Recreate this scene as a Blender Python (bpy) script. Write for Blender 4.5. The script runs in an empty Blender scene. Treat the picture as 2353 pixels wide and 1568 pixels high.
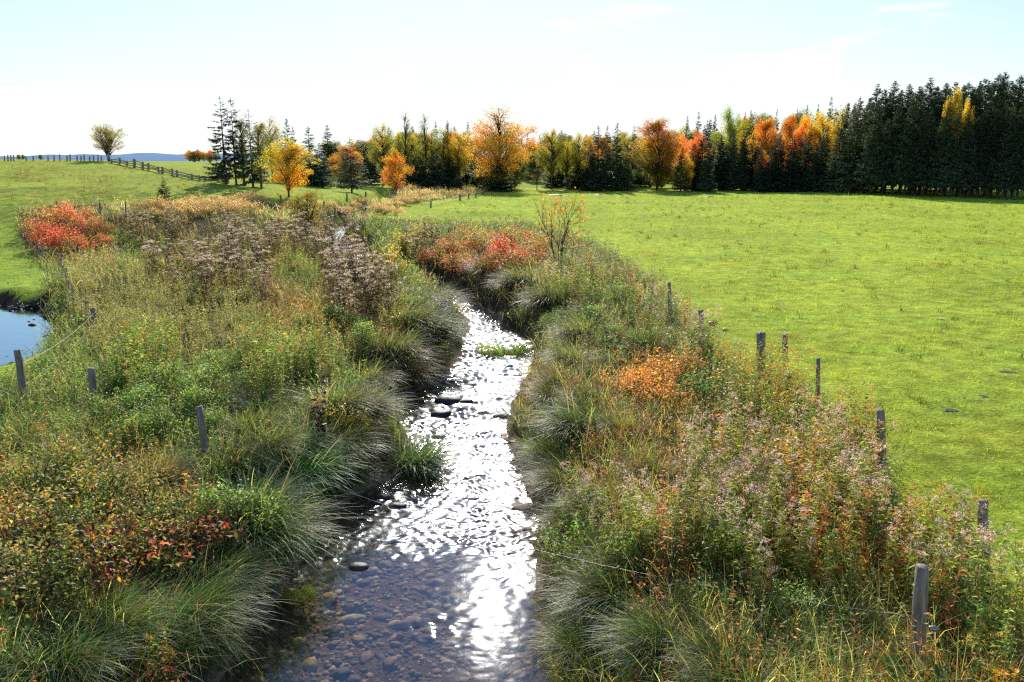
import bpy, math, random
import numpy as np
from mathutils import Vector
C = bpy.context.scene.collection
D2R = math.pi/180
# ------------------------------------------------------------------ camera geometry (photo measured at 2353 x 1568)
FOC, CX, CY, TH, CAMZ = 1901.0, 1176.5, 784.0, 12.4*D2R, 4.6
CT, ST = math.cos(TH), math.sin(TH)
SUN_EL, SUN_AZ = 30.4*D2R, -1.7*D2R
WATER, POND = -1.2, -0.85

def proj(x, y, z):
    ry, rz = y, z-CAMZ
    zc = np.maximum(ry*CT-rz*ST, .05); yc = ry*ST+rz*CT
    return CX+FOC*x/zc, CY-FOC*yc/zc

def slope(py):            # dz/dy of the ray through image row py
    yc = (CY-py)/FOC
    return (-ST+yc*CT)/(CT+yc*ST)

def xat(px, py, d):
    yc = (CY-py)/FOC
    return (px-CX)/FOC/(CT+yc*ST)*d

# ------------------------------------------------------------------ terrain
def inpoly(px, py, poly):
    px = np.asarray(px, float); py = np.asarray(py, float)
    r = np.zeros(px.shape, bool); n = len(poly)
    for i in range(n):
        x0, y0 = poly[i]; x1, y1 = poly[(i+1) % n]
        c = (y0 > py) != (y1 > py)
        xi = x0+(py-y0)/((y1-y0) if y1 != y0 else 1e-9)*(x1-x0)
        r ^= c & (px < xi)
    return r

def sdpoly(x, y, poly):
    d = np.full(np.shape(x), 1e9); n = len(poly)
    for i in range(n):
        ax, ay = poly[i]; bx, by = poly[(i+1) % n]
        ex, ey = bx-ax, by-ay
        t = np.clip(((x-ax)*ex+(y-ay)*ey)/(ex*ex+ey*ey+1e-12), 0, 1)
        d = np.minimum(d, np.hypot(x-ax-t*ex, y-ay-t*ey))
    return np.where(inpoly(x, y, poly), -d, d)

def sstep(a, b, v):
    t = np.clip((v-a)/(b-a), 0, 1); return t*t*(3-2*t)

# stream edges measured at the water line
_st = [(1568,590,1238),(1510,620,1228),(1450,660,1220),(1400,700,1212),(1340,735,1206),(1270,768,1208),(1215,745,1212),(1170,840,1206),
       (1130,885,1204),(1085,990,1182),(1050,1010,1168),(1000,985,1155),(955,940,1160),(920,946,1172),(885,1035,1190),(850,1072,1206),
       (815,1090,1220),(785,1088,1216),(760,1100,1160),(730,1092,1128),(700,1045,1080),(680,1020,1045)]
SY, SL, SR = [], [], []
for py, l, r in _st:
    d = (WATER-CAMZ)/slope(py); g_ = .3*(1-sstep(20, 34, d))+.12+.14*sstep(24, 32, d); SY.append(d); SL.append(xat(l, py, d)-g_); SR.append(xat(r, py, d)+g_*.25)
SY = [-40., 5.]+SY; SL = [SL[0]-.3, SL[0]-.1]+SL; SR = [SR[0]+.3, SR[0]+.1]+SR
for d, l, r in [(38.6,-5.9,-4.2),(40.5,-7.6,-5.6),(44,-9.6,-8.1),(50,-10.2,-8.9),(60,-14,-12.6),(75,-15,-13.6),(95,-16,-14.8),(125,-17,-16)]:
    SY.append(d); SL.append(l); SR.append(r)
_o = np.argsort(SY); SY = np.array(SY)[_o]; SL = np.array(SL)[_o]; SR = np.array(SR)[_o]
def stream_dist(x, y):
    l = np.interp(y, SY, SL); r = np.interp(y, SY, SR)
    return np.maximum(l-x, x-r)
def stream_side(x, y):
    return np.where(x < .5*(np.interp(y, SY, SL)+np.interp(y, SY, SR)), -1, 1)

_pp = [(-260,690),(-120,688),(0,706),(40,712),(86,708),(100,728),(108,755),(98,790),(62,820),(20,842),(-40,862),(-260,900)]
PONDP = []
for px, py in _pp:
    d = (POND-CAMZ)/slope(py); PONDP.append((xat(px, py, d), d))

_cp = [(10,10,0),(30,10,0),(20,40,.05),(60,40,0),(10,60,0),(60,100,0),(0,127,.05),(40,125,.05),(95,100,-.15),(30,90,.1),(5,90,.05),(120,60,0),
       (0,300,0),(150,220,0),(100,420,-3),(-20,420,0),(-16,24.5,-.5),(-12.5,22,-.45),(-25,25,-.5),(-8,12,-.15),(-4.5,20,-.15),(-6,30,-.1),(-9,40,-.1),
       (3,40,0),(-13,55,.1),(-10.5,15,-.25),(-20,15,-.3),(-40,20,-.2),(-110,100,4.6),(-120,60,3),(-60,25,.3),(-170,160,4.4),(-60,320,3.2),(-170,330,3),
       (0,-20,0),(-40,-20,0),(40,-20,0),(-3,8,-.1),(5,8,0)]
for px, py, d in [(30,560,49),(0,472,60),(130,472,62),(229,471,63),(376,468,62),(540,422,85),(665,450,75),(805,443,98),(910,452,92),(246,371,113),
                  (60,369,115),(-60,369,116),(150,369,114),(330,383,106),(400,398,99),(520,415,90),(430,374,165),(330,372,165),(764,484,70),(1110,437,126),
                  (900,430,122),(450,470,64),(50,640,36),(150,650,33),(300,430,75),(100,420,82)]:
    _cp.append((xat(px, py, d), d, CAMZ+d*slope(py)))
_cp = np.array(_cp, float)
_c2 = 36.
def _phi(ax, ay, bx, by): return np.sqrt((ax[:,None]-bx[None])**2+(ay[:,None]-by[None])**2+_c2)
_A = np.block([[_phi(_cp[:,0],_cp[:,1],_cp[:,0],_cp[:,1]), np.ones((len(_cp),1))],[np.ones((1,len(_cp))), np.zeros((1,1))]])
_W = np.linalg.solve(_A+np.eye(len(_A))*1e-9, np.append(_cp[:,2], 0))
def base_h(x, y):
    x = np.asarray(x, float).ravel(); y = np.asarray(y, float).ravel()
    out = np.empty(x.shape)
    for i in range(0, len(x), 40000):
        s = slice(i, i+40000)
        out[s] = _phi(x[s], y[s], _cp[:,0], _cp[:,1])@_W[:-1]+_W[-1]
    return np.clip(out, -6, 7)
def lump(x, y):
    return (np.sin(x*1.3+np.sin(y*.9)*1.7)*np.sin(y*1.1+1.3*np.sin(x*.6))*.5+np.sin(x*3.1+y*2.3)*np.sin(y*2.9-x*1.7)*.3+np.sin(x*6.3-y*3.1)*np.sin(y*5.7+x*2.2)*.2)
ISLE = [((WATER-CAMZ)/slope(812)*0+xat(1155,812,(WATER-CAMZ)/slope(812)), (WATER-CAMZ)/slope(812))][0]
def hgt(x, y):
    sh = np.shape(x); x = np.asarray(x, float).ravel(); y = np.asarray(y, float).ravel()
    w = sstep(300, 600, np.hypot(x*.6, y)); z = base_h(np.clip(x,-260,260), np.clip(y,-40,520))*(1-w)-2.*w
    z = z+lump(x*.16, y*.16)*.12*sstep(4, 30, np.abs(y))+lump(x, y)*.03
    far = 1-sstep(100, 130, y)
    d = stream_dist(x, y)
    wob = d+lump(x*1.7, y*1.7)*.12
    bank = WATER-.02+(z-WATER+.02)*sstep(-.05, 1.5, wob)**.75
    bed = WATER-.03-.32*sstep(0, .8, -d)+lump(x*2, y*2)*.05
    zs = np.where(wob > 0, np.minimum(bank, z+0*z), bed)
    zi = WATER+.07-.3*np.hypot((x-ISLE[0])/1.25, (y-ISLE[1])/.8)**2
    zs = np.maximum(zs, np.where(d < .3, zi, -99))
    z = np.where(d < 1.9, zs*far+z*(1-far), z)
    near = (np.abs(x+20) < 25) & (np.abs(y-24) < 18)
    if near.any():
        dp = np.full(x.shape, 9.); dp[near] = sdpoly(x[near], y[near], PONDP)
        dpn = dp+lump(x*1.5, y*1.5)*.25
        b = POND-.05+(z-POND+.05)*sstep(-.1, 1.3, dpn)
        z = np.where(dpn < 1.3, np.where(dpn > 0, b, POND-.05-.15*sstep(0,1.5,-dpn)), z)
    return z.reshape(sh)

def hit(px, py, h=0.):          # where the ray through a photo point meets the terrain raised by h
    t = np.geomspace(4, 700, 1500); s = slope(py)
    x = xat(px, py, t); g = hgt(x, t)+h-(CAMZ+s*t)
    k = int(np.argmax(g > 0)) if (g > 0).any() else len(t)-1
    a, b = t[max(k-1, 0)], t[k]
    tt = np.linspace(a, b, 30); gg = hgt(xat(px, py, tt), tt)+h-(CAMZ+s*tt)
    d = float(tt[int(np.argmax(gg > 0))]) if (gg > 0).any() else float(b)
    x = float(xat(px, py, d)); return x, d, float(hgt(np.array([x]), np.array([d]))[0])
def at(px, d):
    x = (px-CX)/FOC*d*1.0; 
    for _ in range(3):
        z = float(hgt(np.array([x]), np.array([d]))[0]); zc = d*CT-(z+2-CAMZ)*ST; x = (px-CX)/FOC*zc
    return x, d, z

# ------------------------------------------------------------------ mesh helpers
class Geo:
    def __init__(s): s.v, s.t, s.c, s.n = [], [], [], 0
    def add(s, v, t, c):
        v = np.asarray(v, np.float32).reshape(-1, 3); c = np.asarray(c, np.float32)
        if c.ndim == 1: c = np.tile(c, (len(v), 1))
        s.v.append(v); s.t.append(np.asarray(t, np.int64).reshape(-1, 3)+s.n); s.c.append(c); s.n += len(v)
    def mesh(s, name, mat, smooth=False):
        me = bpy.data.meshes.new(name)
        v = np.concatenate(s.v); t = np.concatenate(s.t).astype(np.int32); c = np.concatenate(s.c)
        me.vertices.add(len(v)); me.vertices.foreach_set('co', v.ravel())
        me.loops.add(t.size); me.loops.foreach_set('vertex_index', t.ravel())
        me.polygons.add(len(t)); me.polygons.foreach_set('loop_start', np.arange(0, t.size, 3, dtype=np.int32))
        if smooth: me.polygons.foreach_set('use_smooth', np.ones(len(t), bool))
        a = me.color_attributes.new('Col', 'FLOAT_COLOR', 'POINT')
        a.data.foreach_set('color', np.concatenate([np.clip(c, 0, 1), np.ones((len(c), 1), np.float32)], 1).astype(np.float32).ravel())
        me.materials.append(mat); me.update(calc_edges=True); return me

def link(name, me, parent=None):
    o = bpy.data.objects.new(name, me); C.objects.link(o)
    if parent is not None: o.parent = parent
    return o
def tag(o, label=None, cat=None, group=None, kind=None):
    for k, v in (('label', label), ('category', cat), ('group', group), ('kind', kind)):
        if v: o[k] = v
    return o
def empty(name, loc=(0,0,0), rz=0.):
    o = bpy.data.objects.new(name, None); C.objects.link(o); o.empty_display_size = .2
    o.location = loc; o.rotation_euler = (0, 0, rz); return o
def place(name, parts, loc, rz, sc, label, cat, group=None, tilt=(0,0)):
    """a thing from shared meshes: parts = [(part name, mesh)]; a single mesh is the thing itself"""
    if len(parts) == 1: o = link(name, parts[0][1])
    else:
        o = empty(name)
        for n, me in parts: link(n, me, o)
    o.location = loc; o.rotation_euler = (tilt[0], tilt[1], rz); o.scale = sc if hasattr(sc, '__len__') else (sc, sc, sc)
    return tag(o, label, cat, group)

def blades(G, P, az, L, W, lean, bend, c0, c1, seg=3, rng=None, twist=.6):
    N = len(P); tt = np.linspace(0, 1, seg+1)
    pos = P.copy(); V = np.zeros((N, 2*seg+1, 3)); Cc = np.zeros((N, 2*seg+1, 3))
    ta = az+math.pi/2+rng.normal(0, twist, N); sd = np.stack([np.cos(ta), np.sin(ta), np.zeros(N)], 1)
    for i, t in enumerate(tt):
        w = W*(.55+.45*min(1, t*4))*(1-t)**.6
        if i < seg:
            V[:, 2*i] = pos-sd*w[:,None]*.5; V[:, 2*i+1] = pos+sd*w[:,None]*.5
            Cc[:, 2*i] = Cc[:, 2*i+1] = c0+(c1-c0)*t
            a = lean+bend*(t+.5/seg)**1.2
            st = (L/seg)[:,None]*np.stack([np.sin(a)*np.cos(az), np.sin(a)*np.sin(az), np.cos(a)], 1); pos = pos+st
        else:
            V[:, 2*seg] = pos; Cc[:, 2*seg] = c1
    T = []
    for i in range(seg-1): T += [(2*i, 2*i+1, 2*i+3), (2*i, 2*i+3, 2*i+2)]
    T.append((2*seg-2, 2*seg-1, 2*seg))
    T = (np.array(T)[None]+(np.arange(N)*(2*seg+1))[:,None,None]).reshape(-1, 3)
    G.add(V.reshape(-1, 3), T, Cc.reshape(-1, 3))

def unit(v): return v/np.maximum(np.linalg.norm(v, axis=-1, keepdims=True), 1e-9)
def leaves(G, B, Dr, L, W, col, rng, fold=.25, up=None):
    N = len(B); Dr = unit(Dr)
    r = rng.normal(size=(N, 3)) if up is None else up+rng.normal(0, .35, (N, 3))
    sd = unit(np.cross(Dr, r)); nm = np.cross(sd, Dr)
    L = np.broadcast_to(L, N)[:,None]; W = np.broadcast_to(W, N)[:,None]
    m = B+Dr*L*.45
    V = np.stack([B, m-sd*W*.5+nm*W*fold, B+Dr*L-nm*L*.08, m+sd*W*.5+nm*W*fold], 1)
    T = (np.array([[0,1,2],[0,2,3]])[None]+(np.arange(N)*4)[:,None,None]).reshape(-1, 3)
    G.add(V.reshape(-1, 3), T, np.repeat(col, 4, 0)*(1+0*V.reshape(-1,3)))

def tube(G, pts, rad, sides=6, col=(.2,.15,.1), cap=True):
    pts = np.asarray(pts, float); n = len(pts); rad = np.broadcast_to(rad, n)
    tg = np.gradient(pts, axis=0); tg = unit(tg)
    ref = np.array([1,0,0]) if abs(tg[0][0]) < .8 else np.array([0,1,0])
    u = unit(np.cross(tg, ref)); w = np.cross(tg, u); a = np.arange(sides)*2*math.pi/sides
    V = (pts[:,None]+rad[:,None,None]*(u[:,None]*np.cos(a)[None,:,None]+w[:,None]*np.sin(a)[None,:,None])).reshape(-1, 3)
    T = []
    for i in range(n-1):
        for k in range(sides):
            p, q = i*sides+k, i*sides+(k+1) % sides; T += [(p, q, q+sides), (p, q+sides, p+sides)]
    if cap:
        b = len(V); V = np.concatenate([V, pts[-1:]]); T += [((n-1)*sides+k, (n-1)*sides+(k+1) % sides, b) for k in range(sides)]
    G.add(V, T, np.asarray(col))

def pick(pal, n, rng, jit=.18, w=None):
    pal = np.array(pal, float); i = rng.choice(len(pal), n, p=None if w is None else np.array(w)/sum(w))
    return np.clip(pal[i]*(1+rng.normal(0, jit, (n, 1)))*(1+rng.normal(0, .06, (n, 3))), .003, .9)

# ------------------------------------------------------------------ materials
def newmat(name):
    m = bpy.data.materials.new(name); m.use_nodes = True; nt = m.node_tree; nt.nodes.clear()
    out = nt.nodes.new('ShaderNodeOutputMaterial'); return m, nt, out
def N(nt, typ, **kw):
    n = nt.nodes.new(typ)
    for k, v in kw.items():
        if k.startswith('i_'):
            key = k[2:]; n.inputs[int(key) if key.isdigit() else key.replace('_', ' ')].default_value = v
        else: setattr(n, k, v)
    return n
def mixc(nt, blend, fac, a, b):
    n = nt.nodes.new('ShaderNodeMix'); n.data_type = 'RGBA'; n.blend_type = blend
    for s, v in ((0, fac), (6, a), (7, b)):
        if hasattr(v, 'links') or hasattr(v, 'is_linked'): nt.links.new(v, n.inputs[s])
        else: n.inputs[s].default_value = v if s == 0 else (*v, 1)
    return n.outputs[2]

def leafmat(name, trans=.5, rough=.45, spec=.35, tint=(1.15,1.1,.6), vary=.25, gain=1.):
    m, nt, out = newmat(name); L = nt.links.new
    at_ = N(nt, 'ShaderNodeAttribute', attribute_name='Col'); oi = N(nt, 'ShaderNodeObjectInfo')
    mp = N(nt, 'ShaderNodeMapRange', i_3=(1-vary)*gain, i_4=(1+vary)*gain); L(oi.outputs['Random'], mp.inputs[0])
    tc = N(nt, 'ShaderNodeNewGeometry')
    nz = N(nt, 'ShaderNodeTexNoise', i_Scale=.9, i_Detail=2.); L(tc.outputs['Position'], nz.inputs['Vector'])
    mp2 = N(nt, 'ShaderNodeMapRange', i_1=.3, i_2=.7, i_3=.78, i_4=1.22); L(nz.outputs[0], mp2.inputs[0])
    mu = N(nt, 'ShaderNodeMath', operation='MULTIPLY'); L(mp.outputs[0], mu.inputs[0]); L(mp2.outputs[0], mu.inputs[1])
    vm = N(nt, 'ShaderNodeVectorMath', operation='SCALE'); L(at_.outputs['Color'], vm.inputs[0]); L(mu.outputs[0], vm.inputs['Scale'])
    p = N(nt, 'ShaderNodeBsdfPrincipled', i_Roughness=rough); p.inputs['Specular IOR Level'].default_value = spec
    L(vm.outputs[0], p.inputs['Base Color'])
    tr = N(nt, 'ShaderNodeBsdfTranslucent'); L(mixc(nt, 'MULTIPLY', 1., vm.outputs[0], tint), tr.inputs[0])
    mx = N(nt, 'ShaderNodeMixShader', i_0=trans); L(p.outputs[0], mx.inputs[1]); L(tr.outputs[0], mx.inputs[2]); L(mx.outputs[0], out.inputs[0])
    return m
M = {}
M['leaf'] = leafmat('autumn_leaf', .58, .4, .3, (1.5,1.45,.7), .22, 2.6)
M['blade'] = leafmat('sedge_blade', .58, .4, .3, (1.45,1.5,.7), .22, 2.5)
M['sedge'] = leafmat('dark_sedge_blade', .5, .42, .34, (1.4,1.5,.75), .25, 1.9)
M['turf'] = leafmat('pasture_blade', .62, .5, .2, (1.8,1.55,.4), 0, 2.0)
M['needle'] = leafmat('spruce_needle', .28, .6, .2, (1.4,1.3,.7), .35, 3.0)
M['crown'] = leafmat('tree_leaf', .68, .55, .12, (1.55,1.5,.75), .2, 1.85)
M['seed'] = leafmat('seed_head', .55, .8, .05, (1.25,1.12,1.02), .15, 1.55)

def woodmat(name, c0, c1, sc=(14,14,1.6), bump=.012):
    m, nt, out = newmat(name); L = nt.links.new
    tc = N(nt, 'ShaderNodeTexCoord'); mp = N(nt, 'ShaderNodeMapping'); mp.inputs['Scale'].default_value = sc
    L(tc.outputs['Object'], mp.inputs[0]); nz = N(nt, 'ShaderNodeTexNoise', i_Scale=2.2, i_Detail=6., i_Roughness=.65); L(mp.outputs[0], nz.inputs[0])
    cr = N(nt, 'ShaderNodeValToRGB'); cr.color_ramp.elements[0].position = .32; cr.color_ramp.elements[1].position = .7
    cr.color_ramp.elements[0].color = (*c0, 1); cr.color_ramp.elements[1].color = (*c1, 1); L(nz.outputs[0], cr.inputs[0])
    p = N(nt, 'ShaderNodeBsdfPrincipled', i_Roughness=.85); L(cr.outputs[0], p.inputs['Base Color'])
    b = N(nt, 'ShaderNodeBump', i_Strength=.9, i_Distance=bump); L(nz.outputs[0], b.inputs['Height']); L(b.outputs[0], p.inputs['Normal'])
    L(p.outputs[0], out.inputs[0]); return m
M['post'] = woodmat('weathered_post_wood', (.11,.082,.06), (.5,.41,.31))
M['bark'] = woodmat('tree_bark', (.03,.024,.02), (.13,.10,.08), (3,3,.5), .03)
M['stem'] = woodmat('twig_bark', (.05,.035,.025), (.15,.10,.07), (8,8,2), .004)
def plain(name, col, rough=.5, metal=0.):
    m, nt, out = newmat(name); p = N(nt, 'ShaderNodeBsdfPrincipled', i_Roughness=rough, i_Metallic=metal)
    nz = N(nt, 'ShaderNodeTexNoise', i_Scale=40.); p.inputs['Base Color'].default_value = (*col, 1)
    nt.links.new(mixc(nt, 'MULTIPLY', .4, col, nz.outputs[1]), p.inputs['Base Color']); nt.links.new(p.outputs[0], out.inputs[0]); return m
M['wire'] = plain('galvanised_wire', (.5,.5,.48), .35, .8)
M['rope'] = plain('white_electric_rope', (.75,.73,.66), .7)
M['red'] = plain('red_plastic', (.7,.04,.03), .4)
M['yellow'] = plain('yellow_plastic', (.75,.5,.08), .4)
def rockmat(name, c0, c1, sc, rough=.75):
    m, nt, out = newmat(name); L = nt.links.new
    g = N(nt, 'ShaderNodeNewGeometry'); nz = N(nt, 'ShaderNodeTexNoise', i_Scale=sc, i_Detail=6., i_Roughness=.6); L(g.outputs['Position'], nz.inputs[0])
    cr = N(nt, 'ShaderNodeValToRGB'); cr.color_ramp.elements[0].position = .3; cr.color_ramp.elements[1].position = .7
    cr.color_ramp.elements[0].color = (*c0, 1); cr.color_ramp.elements[1].color = (*c1, 1); L(nz.outputs[0], cr.inputs[0])
    at_ = N(nt, 'ShaderNodeAttribute', attribute_name='Col')
    p = N(nt, 'ShaderNodeBsdfPrincipled', i_Roughness=rough); L(mixc(nt, 'MULTIPLY', 1., cr.outputs[0], at_.outputs['Color']), p.inputs['Base Color'])
    b = N(nt, 'ShaderNodeBump', i_Strength=.8, i_Distance=.02); L(nz.outputs[0], b.inputs['Height']); L(b.outputs[0], p.inputs['Normal'])
    L(p.outputs[0], out.inputs[0]); return m
M['rock'] = rockmat('wet_stone', (.03,.027,.024), (.11,.095,.08), 9., .55)
M['pebble'] = rockmat('stream_pebble', (.5,.45,.4), (1,.95,.85), 12.)
M['mud'] = rockmat('dark_mud', (.5,.5,.5), (1,1,1), 7., .6)

# ground: vertex colour times noise in several sizes
def groundmat():
    m, nt, out = newmat('pasture_and_soil'); L = nt.links.new
    g = N(nt, 'ShaderNodeNewGeometry'); at_ = N(nt, 'ShaderNodeAttribute', attribute_name='Col')
    def nz(sc, lo, hi, det=3.):
        n = N(nt, 'ShaderNodeTexNoise', i_Scale=sc, i_Detail=det, i_Roughness=.6); L(g.outputs['Position'], n.inputs[0])
        r = N(nt, 'ShaderNodeMapRange', i_1=.3, i_2=.7, i_3=lo, i_4=hi); L(n.outputs[0], r.inputs[0]); return n, r
    n1, r1 = nz(.12, .82, 1.18); n2, r2 = nz(1.9, .6, 1.36, 4.); n3, r3 = nz(14., .6, 1.4, 5.)
    a = N(nt, 'ShaderNodeMath', operation='MULTIPLY'); L(r1.outputs[0], a.inputs[0]); L(r2.outputs[0], a.inputs[1])
    b = N(nt, 'ShaderNodeMath', operation='MULTIPLY'); L(a.outputs[0], b.inputs[0]); L(r3.outputs[0], b.inputs[1])
    v = N(nt, 'ShaderNodeVectorMath', operation='SCALE'); L(at_.outputs['Color'], v.inputs[0]); L(b.outputs[0], v.inputs['Scale'])
    n4 = N(nt, 'ShaderNodeTexNoise', i_Scale=.35, i_Detail=4.); L(g.outputs['Position'], n4.inputs[0])
    r4 = N(nt, 'ShaderNodeMapRange', i_1=.42, i_2=.7, i_3=0., i_4=.55); L(n4.outputs[0], r4.inputs[0])
    col = mixc(nt, 'MULTIPLY', r4.outputs[0], v.outputs[0], (1.25,.95,.8))
    p = N(nt, 'ShaderNodeBsdfPrincipled', i_Roughness=.95); p.inputs['Specular IOR Level'].default_value = .05; L(col, p.inputs['Base Color'])
    bp = N(nt, 'ShaderNodeBump', i_Strength=.7, i_Distance=.06); L(n3.outputs[0], bp.inputs['Height'])
    bp2 = N(nt, 'ShaderNodeBump', i_Strength=.6, i_Distance=.1); L(n2.outputs[0], bp2.inputs['Height']); L(bp.outputs[0], bp2.inputs['Normal']); L(bp2.outputs[0], p.inputs['Normal'])
    L(p.outputs[0], out.inputs[0]); return m
M['ground'] = groundmat()

def watermat(name, rip, tint, rough=.05, f0=.08, gcol=(.9,.95,1)):
    m, nt, out = newmat(name); L = nt.links.new
    g = N(nt, 'ShaderNodeNewGeometry'); at_ = N(nt, 'ShaderNodeAttribute', attribute_name='Col')
    sp = N(nt, 'ShaderNodeSeparateColor'); L(at_.outputs['Color'], sp.inputs[0])
    mp = N(nt, 'ShaderNodeMapping'); mp.inputs['Scale'].default_value = (1., .75, 1); L(g.outputs['Position'], mp.inputs[0])
    n1 = N(nt, 'ShaderNodeTexNoise', i_Scale=3.2, i_Detail=2., i_Distortion=.6); L(mp.outputs[0], n1.inputs[0])
    n2 = N(nt, 'ShaderNodeTexNoise', i_Scale=13., i_Detail=3., i_Distortion=.4); L(mp.outputs[0], n2.inputs[0])
    n3 = N(nt, 'ShaderNodeTexNoise', i_Scale=1.3, i_Detail=2.); L(mp.outputs[0], n3.inputs[0])
    r3 = N(nt, 'ShaderNodeMapRange', i_1=.36, i_2=.62, i_3=.35, i_4=1.15); L(n3.outputs[0], r3.inputs[0])
    am = N(nt, 'ShaderNodeMath', operation='MULTIPLY'); L(r3.outputs[0], am.inputs[0]); L(sp.outputs[0], am.inputs[1])
    a2 = N(nt, 'ShaderNodeMath', operation='MULTIPLY'); a2.inputs[1].default_value = rip*.16; L(am.outputs[0], a2.inputs[0])
    a3 = N(nt, 'ShaderNodeMath', operation='MULTIPLY'); a3.inputs[1].default_value = rip*.055; L(am.outputs[0], a3.inputs[0])
    b1 = N(nt, 'ShaderNodeBump', i_Strength=1.); L(a2.outputs[0], b1.inputs['Distance']); L(n1.outputs[0], b1.inputs['Height'])
    b2 = N(nt, 'ShaderNodeBump', i_Strength=1.); L(a3.outputs[0], b2.inputs['Distance']); L(n2.outputs[0], b2.inputs['Height']); L(b1.outputs[0], b2.inputs['Normal'])
    rr_ = N(nt, 'ShaderNodeMapRange', i_1=.1, i_2=1., i_3=rough, i_4=rough+.15); L(sp.outputs[0], rr_.inputs[0])
    gl = N(nt, 'ShaderNodeBsdfGlossy'); gl.inputs[0].default_value = (*gcol, 1); L(rr_.outputs[0], gl.inputs['Roughness']); L(b2.outputs[0], gl.inputs['Normal'])
    tr = N(nt, 'ShaderNodeBsdfTransparent'); tr.inputs[0].default_value = (*tint, 1)
    dp_ = N(nt, 'ShaderNodeVectorMath', operation='DOT_PRODUCT'); L(g.outputs['Incoming'], dp_.inputs[0]); L(b2.outputs[0], dp_.inputs[1])
    ab = N(nt, 'ShaderNodeMath', operation='ABSOLUTE'); L(dp_.outputs['Value'], ab.inputs[0]); om = N(nt, 'ShaderNodeMath', operation='SUBTRACT', use_clamp=True); om.inputs[0].default_value = 1; L(ab.outputs[0], om.inputs[1])
    pw = N(nt, 'ShaderNodeMath', operation='POWER'); L(om.outputs[0], pw.inputs[0]); pw.inputs[1].default_value = 5
    f2 = N(nt, 'ShaderNodeMapRange', i_1=0., i_2=1., i_3=f0, i_4=1.); L(pw.outputs[0], f2.inputs[0])
    mx = N(nt, 'ShaderNodeMixShader'); L(f2.outputs[0], mx.inputs[0]); L(tr.outputs[0], mx.inputs[1]); L(gl.outputs[0], mx.inputs[2]); L(mx.outputs[0], out.inputs[0])
    return m
M['stream'] = watermat('running_water', .1, (.74,.7,.6), .045)
M['pond'] = watermat('pond_water', .25, (.3,.34,.38), .02, .36, (.72,.9,1.))

# ------------------------------------------------------------------ world and sun
w = bpy.data.worlds.new('World'); bpy.context.scene.world = w; w.use_nodes = True
nt = w.node_tree; nt.nodes.clear(); L = nt.links.new
out = nt.nodes.new('ShaderNodeOutputWorld'); bg = N(nt, 'ShaderNodeBackground', i_Strength=.14)
sky = nt.nodes.new('ShaderNodeTexSky'); sky.sky_type = 'NISHITA'; sky.sun_disc = False; sky.sun_elevation = SUN_EL; sky.sun_rotation = SUN_AZ
sky.altitude = 200; sky.air_density = 1.; sky.dust_density = .25; sky.ozone_density = 3.
tc = N(nt, 'ShaderNodeTexCoord'); mp = N(nt, 'ShaderNodeMapping'); mp.inputs['Scale'].default_value = (3.2, 3.2, 13.); L(tc.outputs['Generated'], mp.inputs[0])
nz = N(nt, 'ShaderNodeTexNoise', i_Scale=1.6, i_Detail=7., i_Roughness=.55, i_Distortion=.3); L(mp.outputs[0], nz.inputs[0])
sx = N(nt, 'ShaderNodeSeparateXYZ'); L(tc.outputs['Generated'], sx.inputs[0])
thr = N(nt, 'ShaderNodeMapRange', i_1=0., i_2=.2, i_3=.42, i_4=.68); L(sx.outputs[2], thr.inputs[0])
sb = N(nt, 'ShaderNodeMath', operation='SUBTRACT'); L(nz.outputs[0], sb.inputs[0]); L(thr.outputs[0], sb.inputs[1])
cl = N(nt, 'ShaderNodeMapRange', i_1=-.03, i_2=.08, i_3=0., i_4=.9); L(sb.outputs[0], cl.inputs[0])
up = N(nt, 'ShaderNodeMapRange', i_1=-.02, i_2=.02); L(sx.outputs[2], up.inputs[0])
cf = N(nt, 'ShaderNodeMath', operation='MULTIPLY'); L(cl.outputs[0], cf.inputs[0]); L(up.outputs[0], cf.inputs[1])
sd_ = N(nt, 'ShaderNodeVectorMath', operation='DOT_PRODUCT'); L(tc.outputs['Generated'], sd_.inputs[0]); sd_.inputs[1].default_value = (math.sin(SUN_AZ), math.cos(SUN_AZ), 0)
az = N(nt, 'ShaderNodeMapRange', i_1=.78, i_2=1., i_3=.22, i_4=1.); L(sd_.outputs['Value'], az.inputs[0])
hz = N(nt, 'ShaderNodeMapRange', i_1=0., i_2=.4, i_3=.95, i_4=0., interpolation_type='SMOOTHSTEP'); L(sx.outputs[2], hz.inputs[0])
hf = N(nt, 'ShaderNodeMath', operation='MULTIPLY'); L(az.outputs[0], hf.inputs[0]); L(hz.outputs[0], hf.inputs[1])
hb = N(nt, 'ShaderNodeMapRange', i_1=.16, i_2=.42); L(sx.outputs[2], hb.inputs[0])
skb = mixc(nt, 'MULTIPLY', hb.outputs[0], sky.outputs[0], (.62,.86,1.25))
hs_ = mixc(nt, 'MIX', hf.outputs[0], skb, (6.7,7.35,7.45))
L(mixc(nt, 'MIX', cf.outputs[0], hs_, (8.,8.1,8.2)), bg.inputs[0]); L(bg.outputs[0], out.inputs[0])
sl = bpy.data.lights.new('sun', 'SUN'); sl.energy = 5.; sl.angle = .5*D2R; sl.color = (1, .93, .82)
so = bpy.data.objects.new('sun', sl); C.objects.link(so)
so.rotation_euler = Vector((-math.sin(SUN_AZ)*math.cos(SUN_EL), -math.cos(SUN_AZ)*math.cos(SUN_EL), -math.sin(SUN_EL))).to_track_quat('-Z', 'Y').to_euler()
so.location = (0, 60, 60)
cam = bpy.data.cameras.new('camera'); co = bpy.data.objects.new('camera', cam); C.objects.link(co); bpy.context.scene.camera = co
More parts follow.
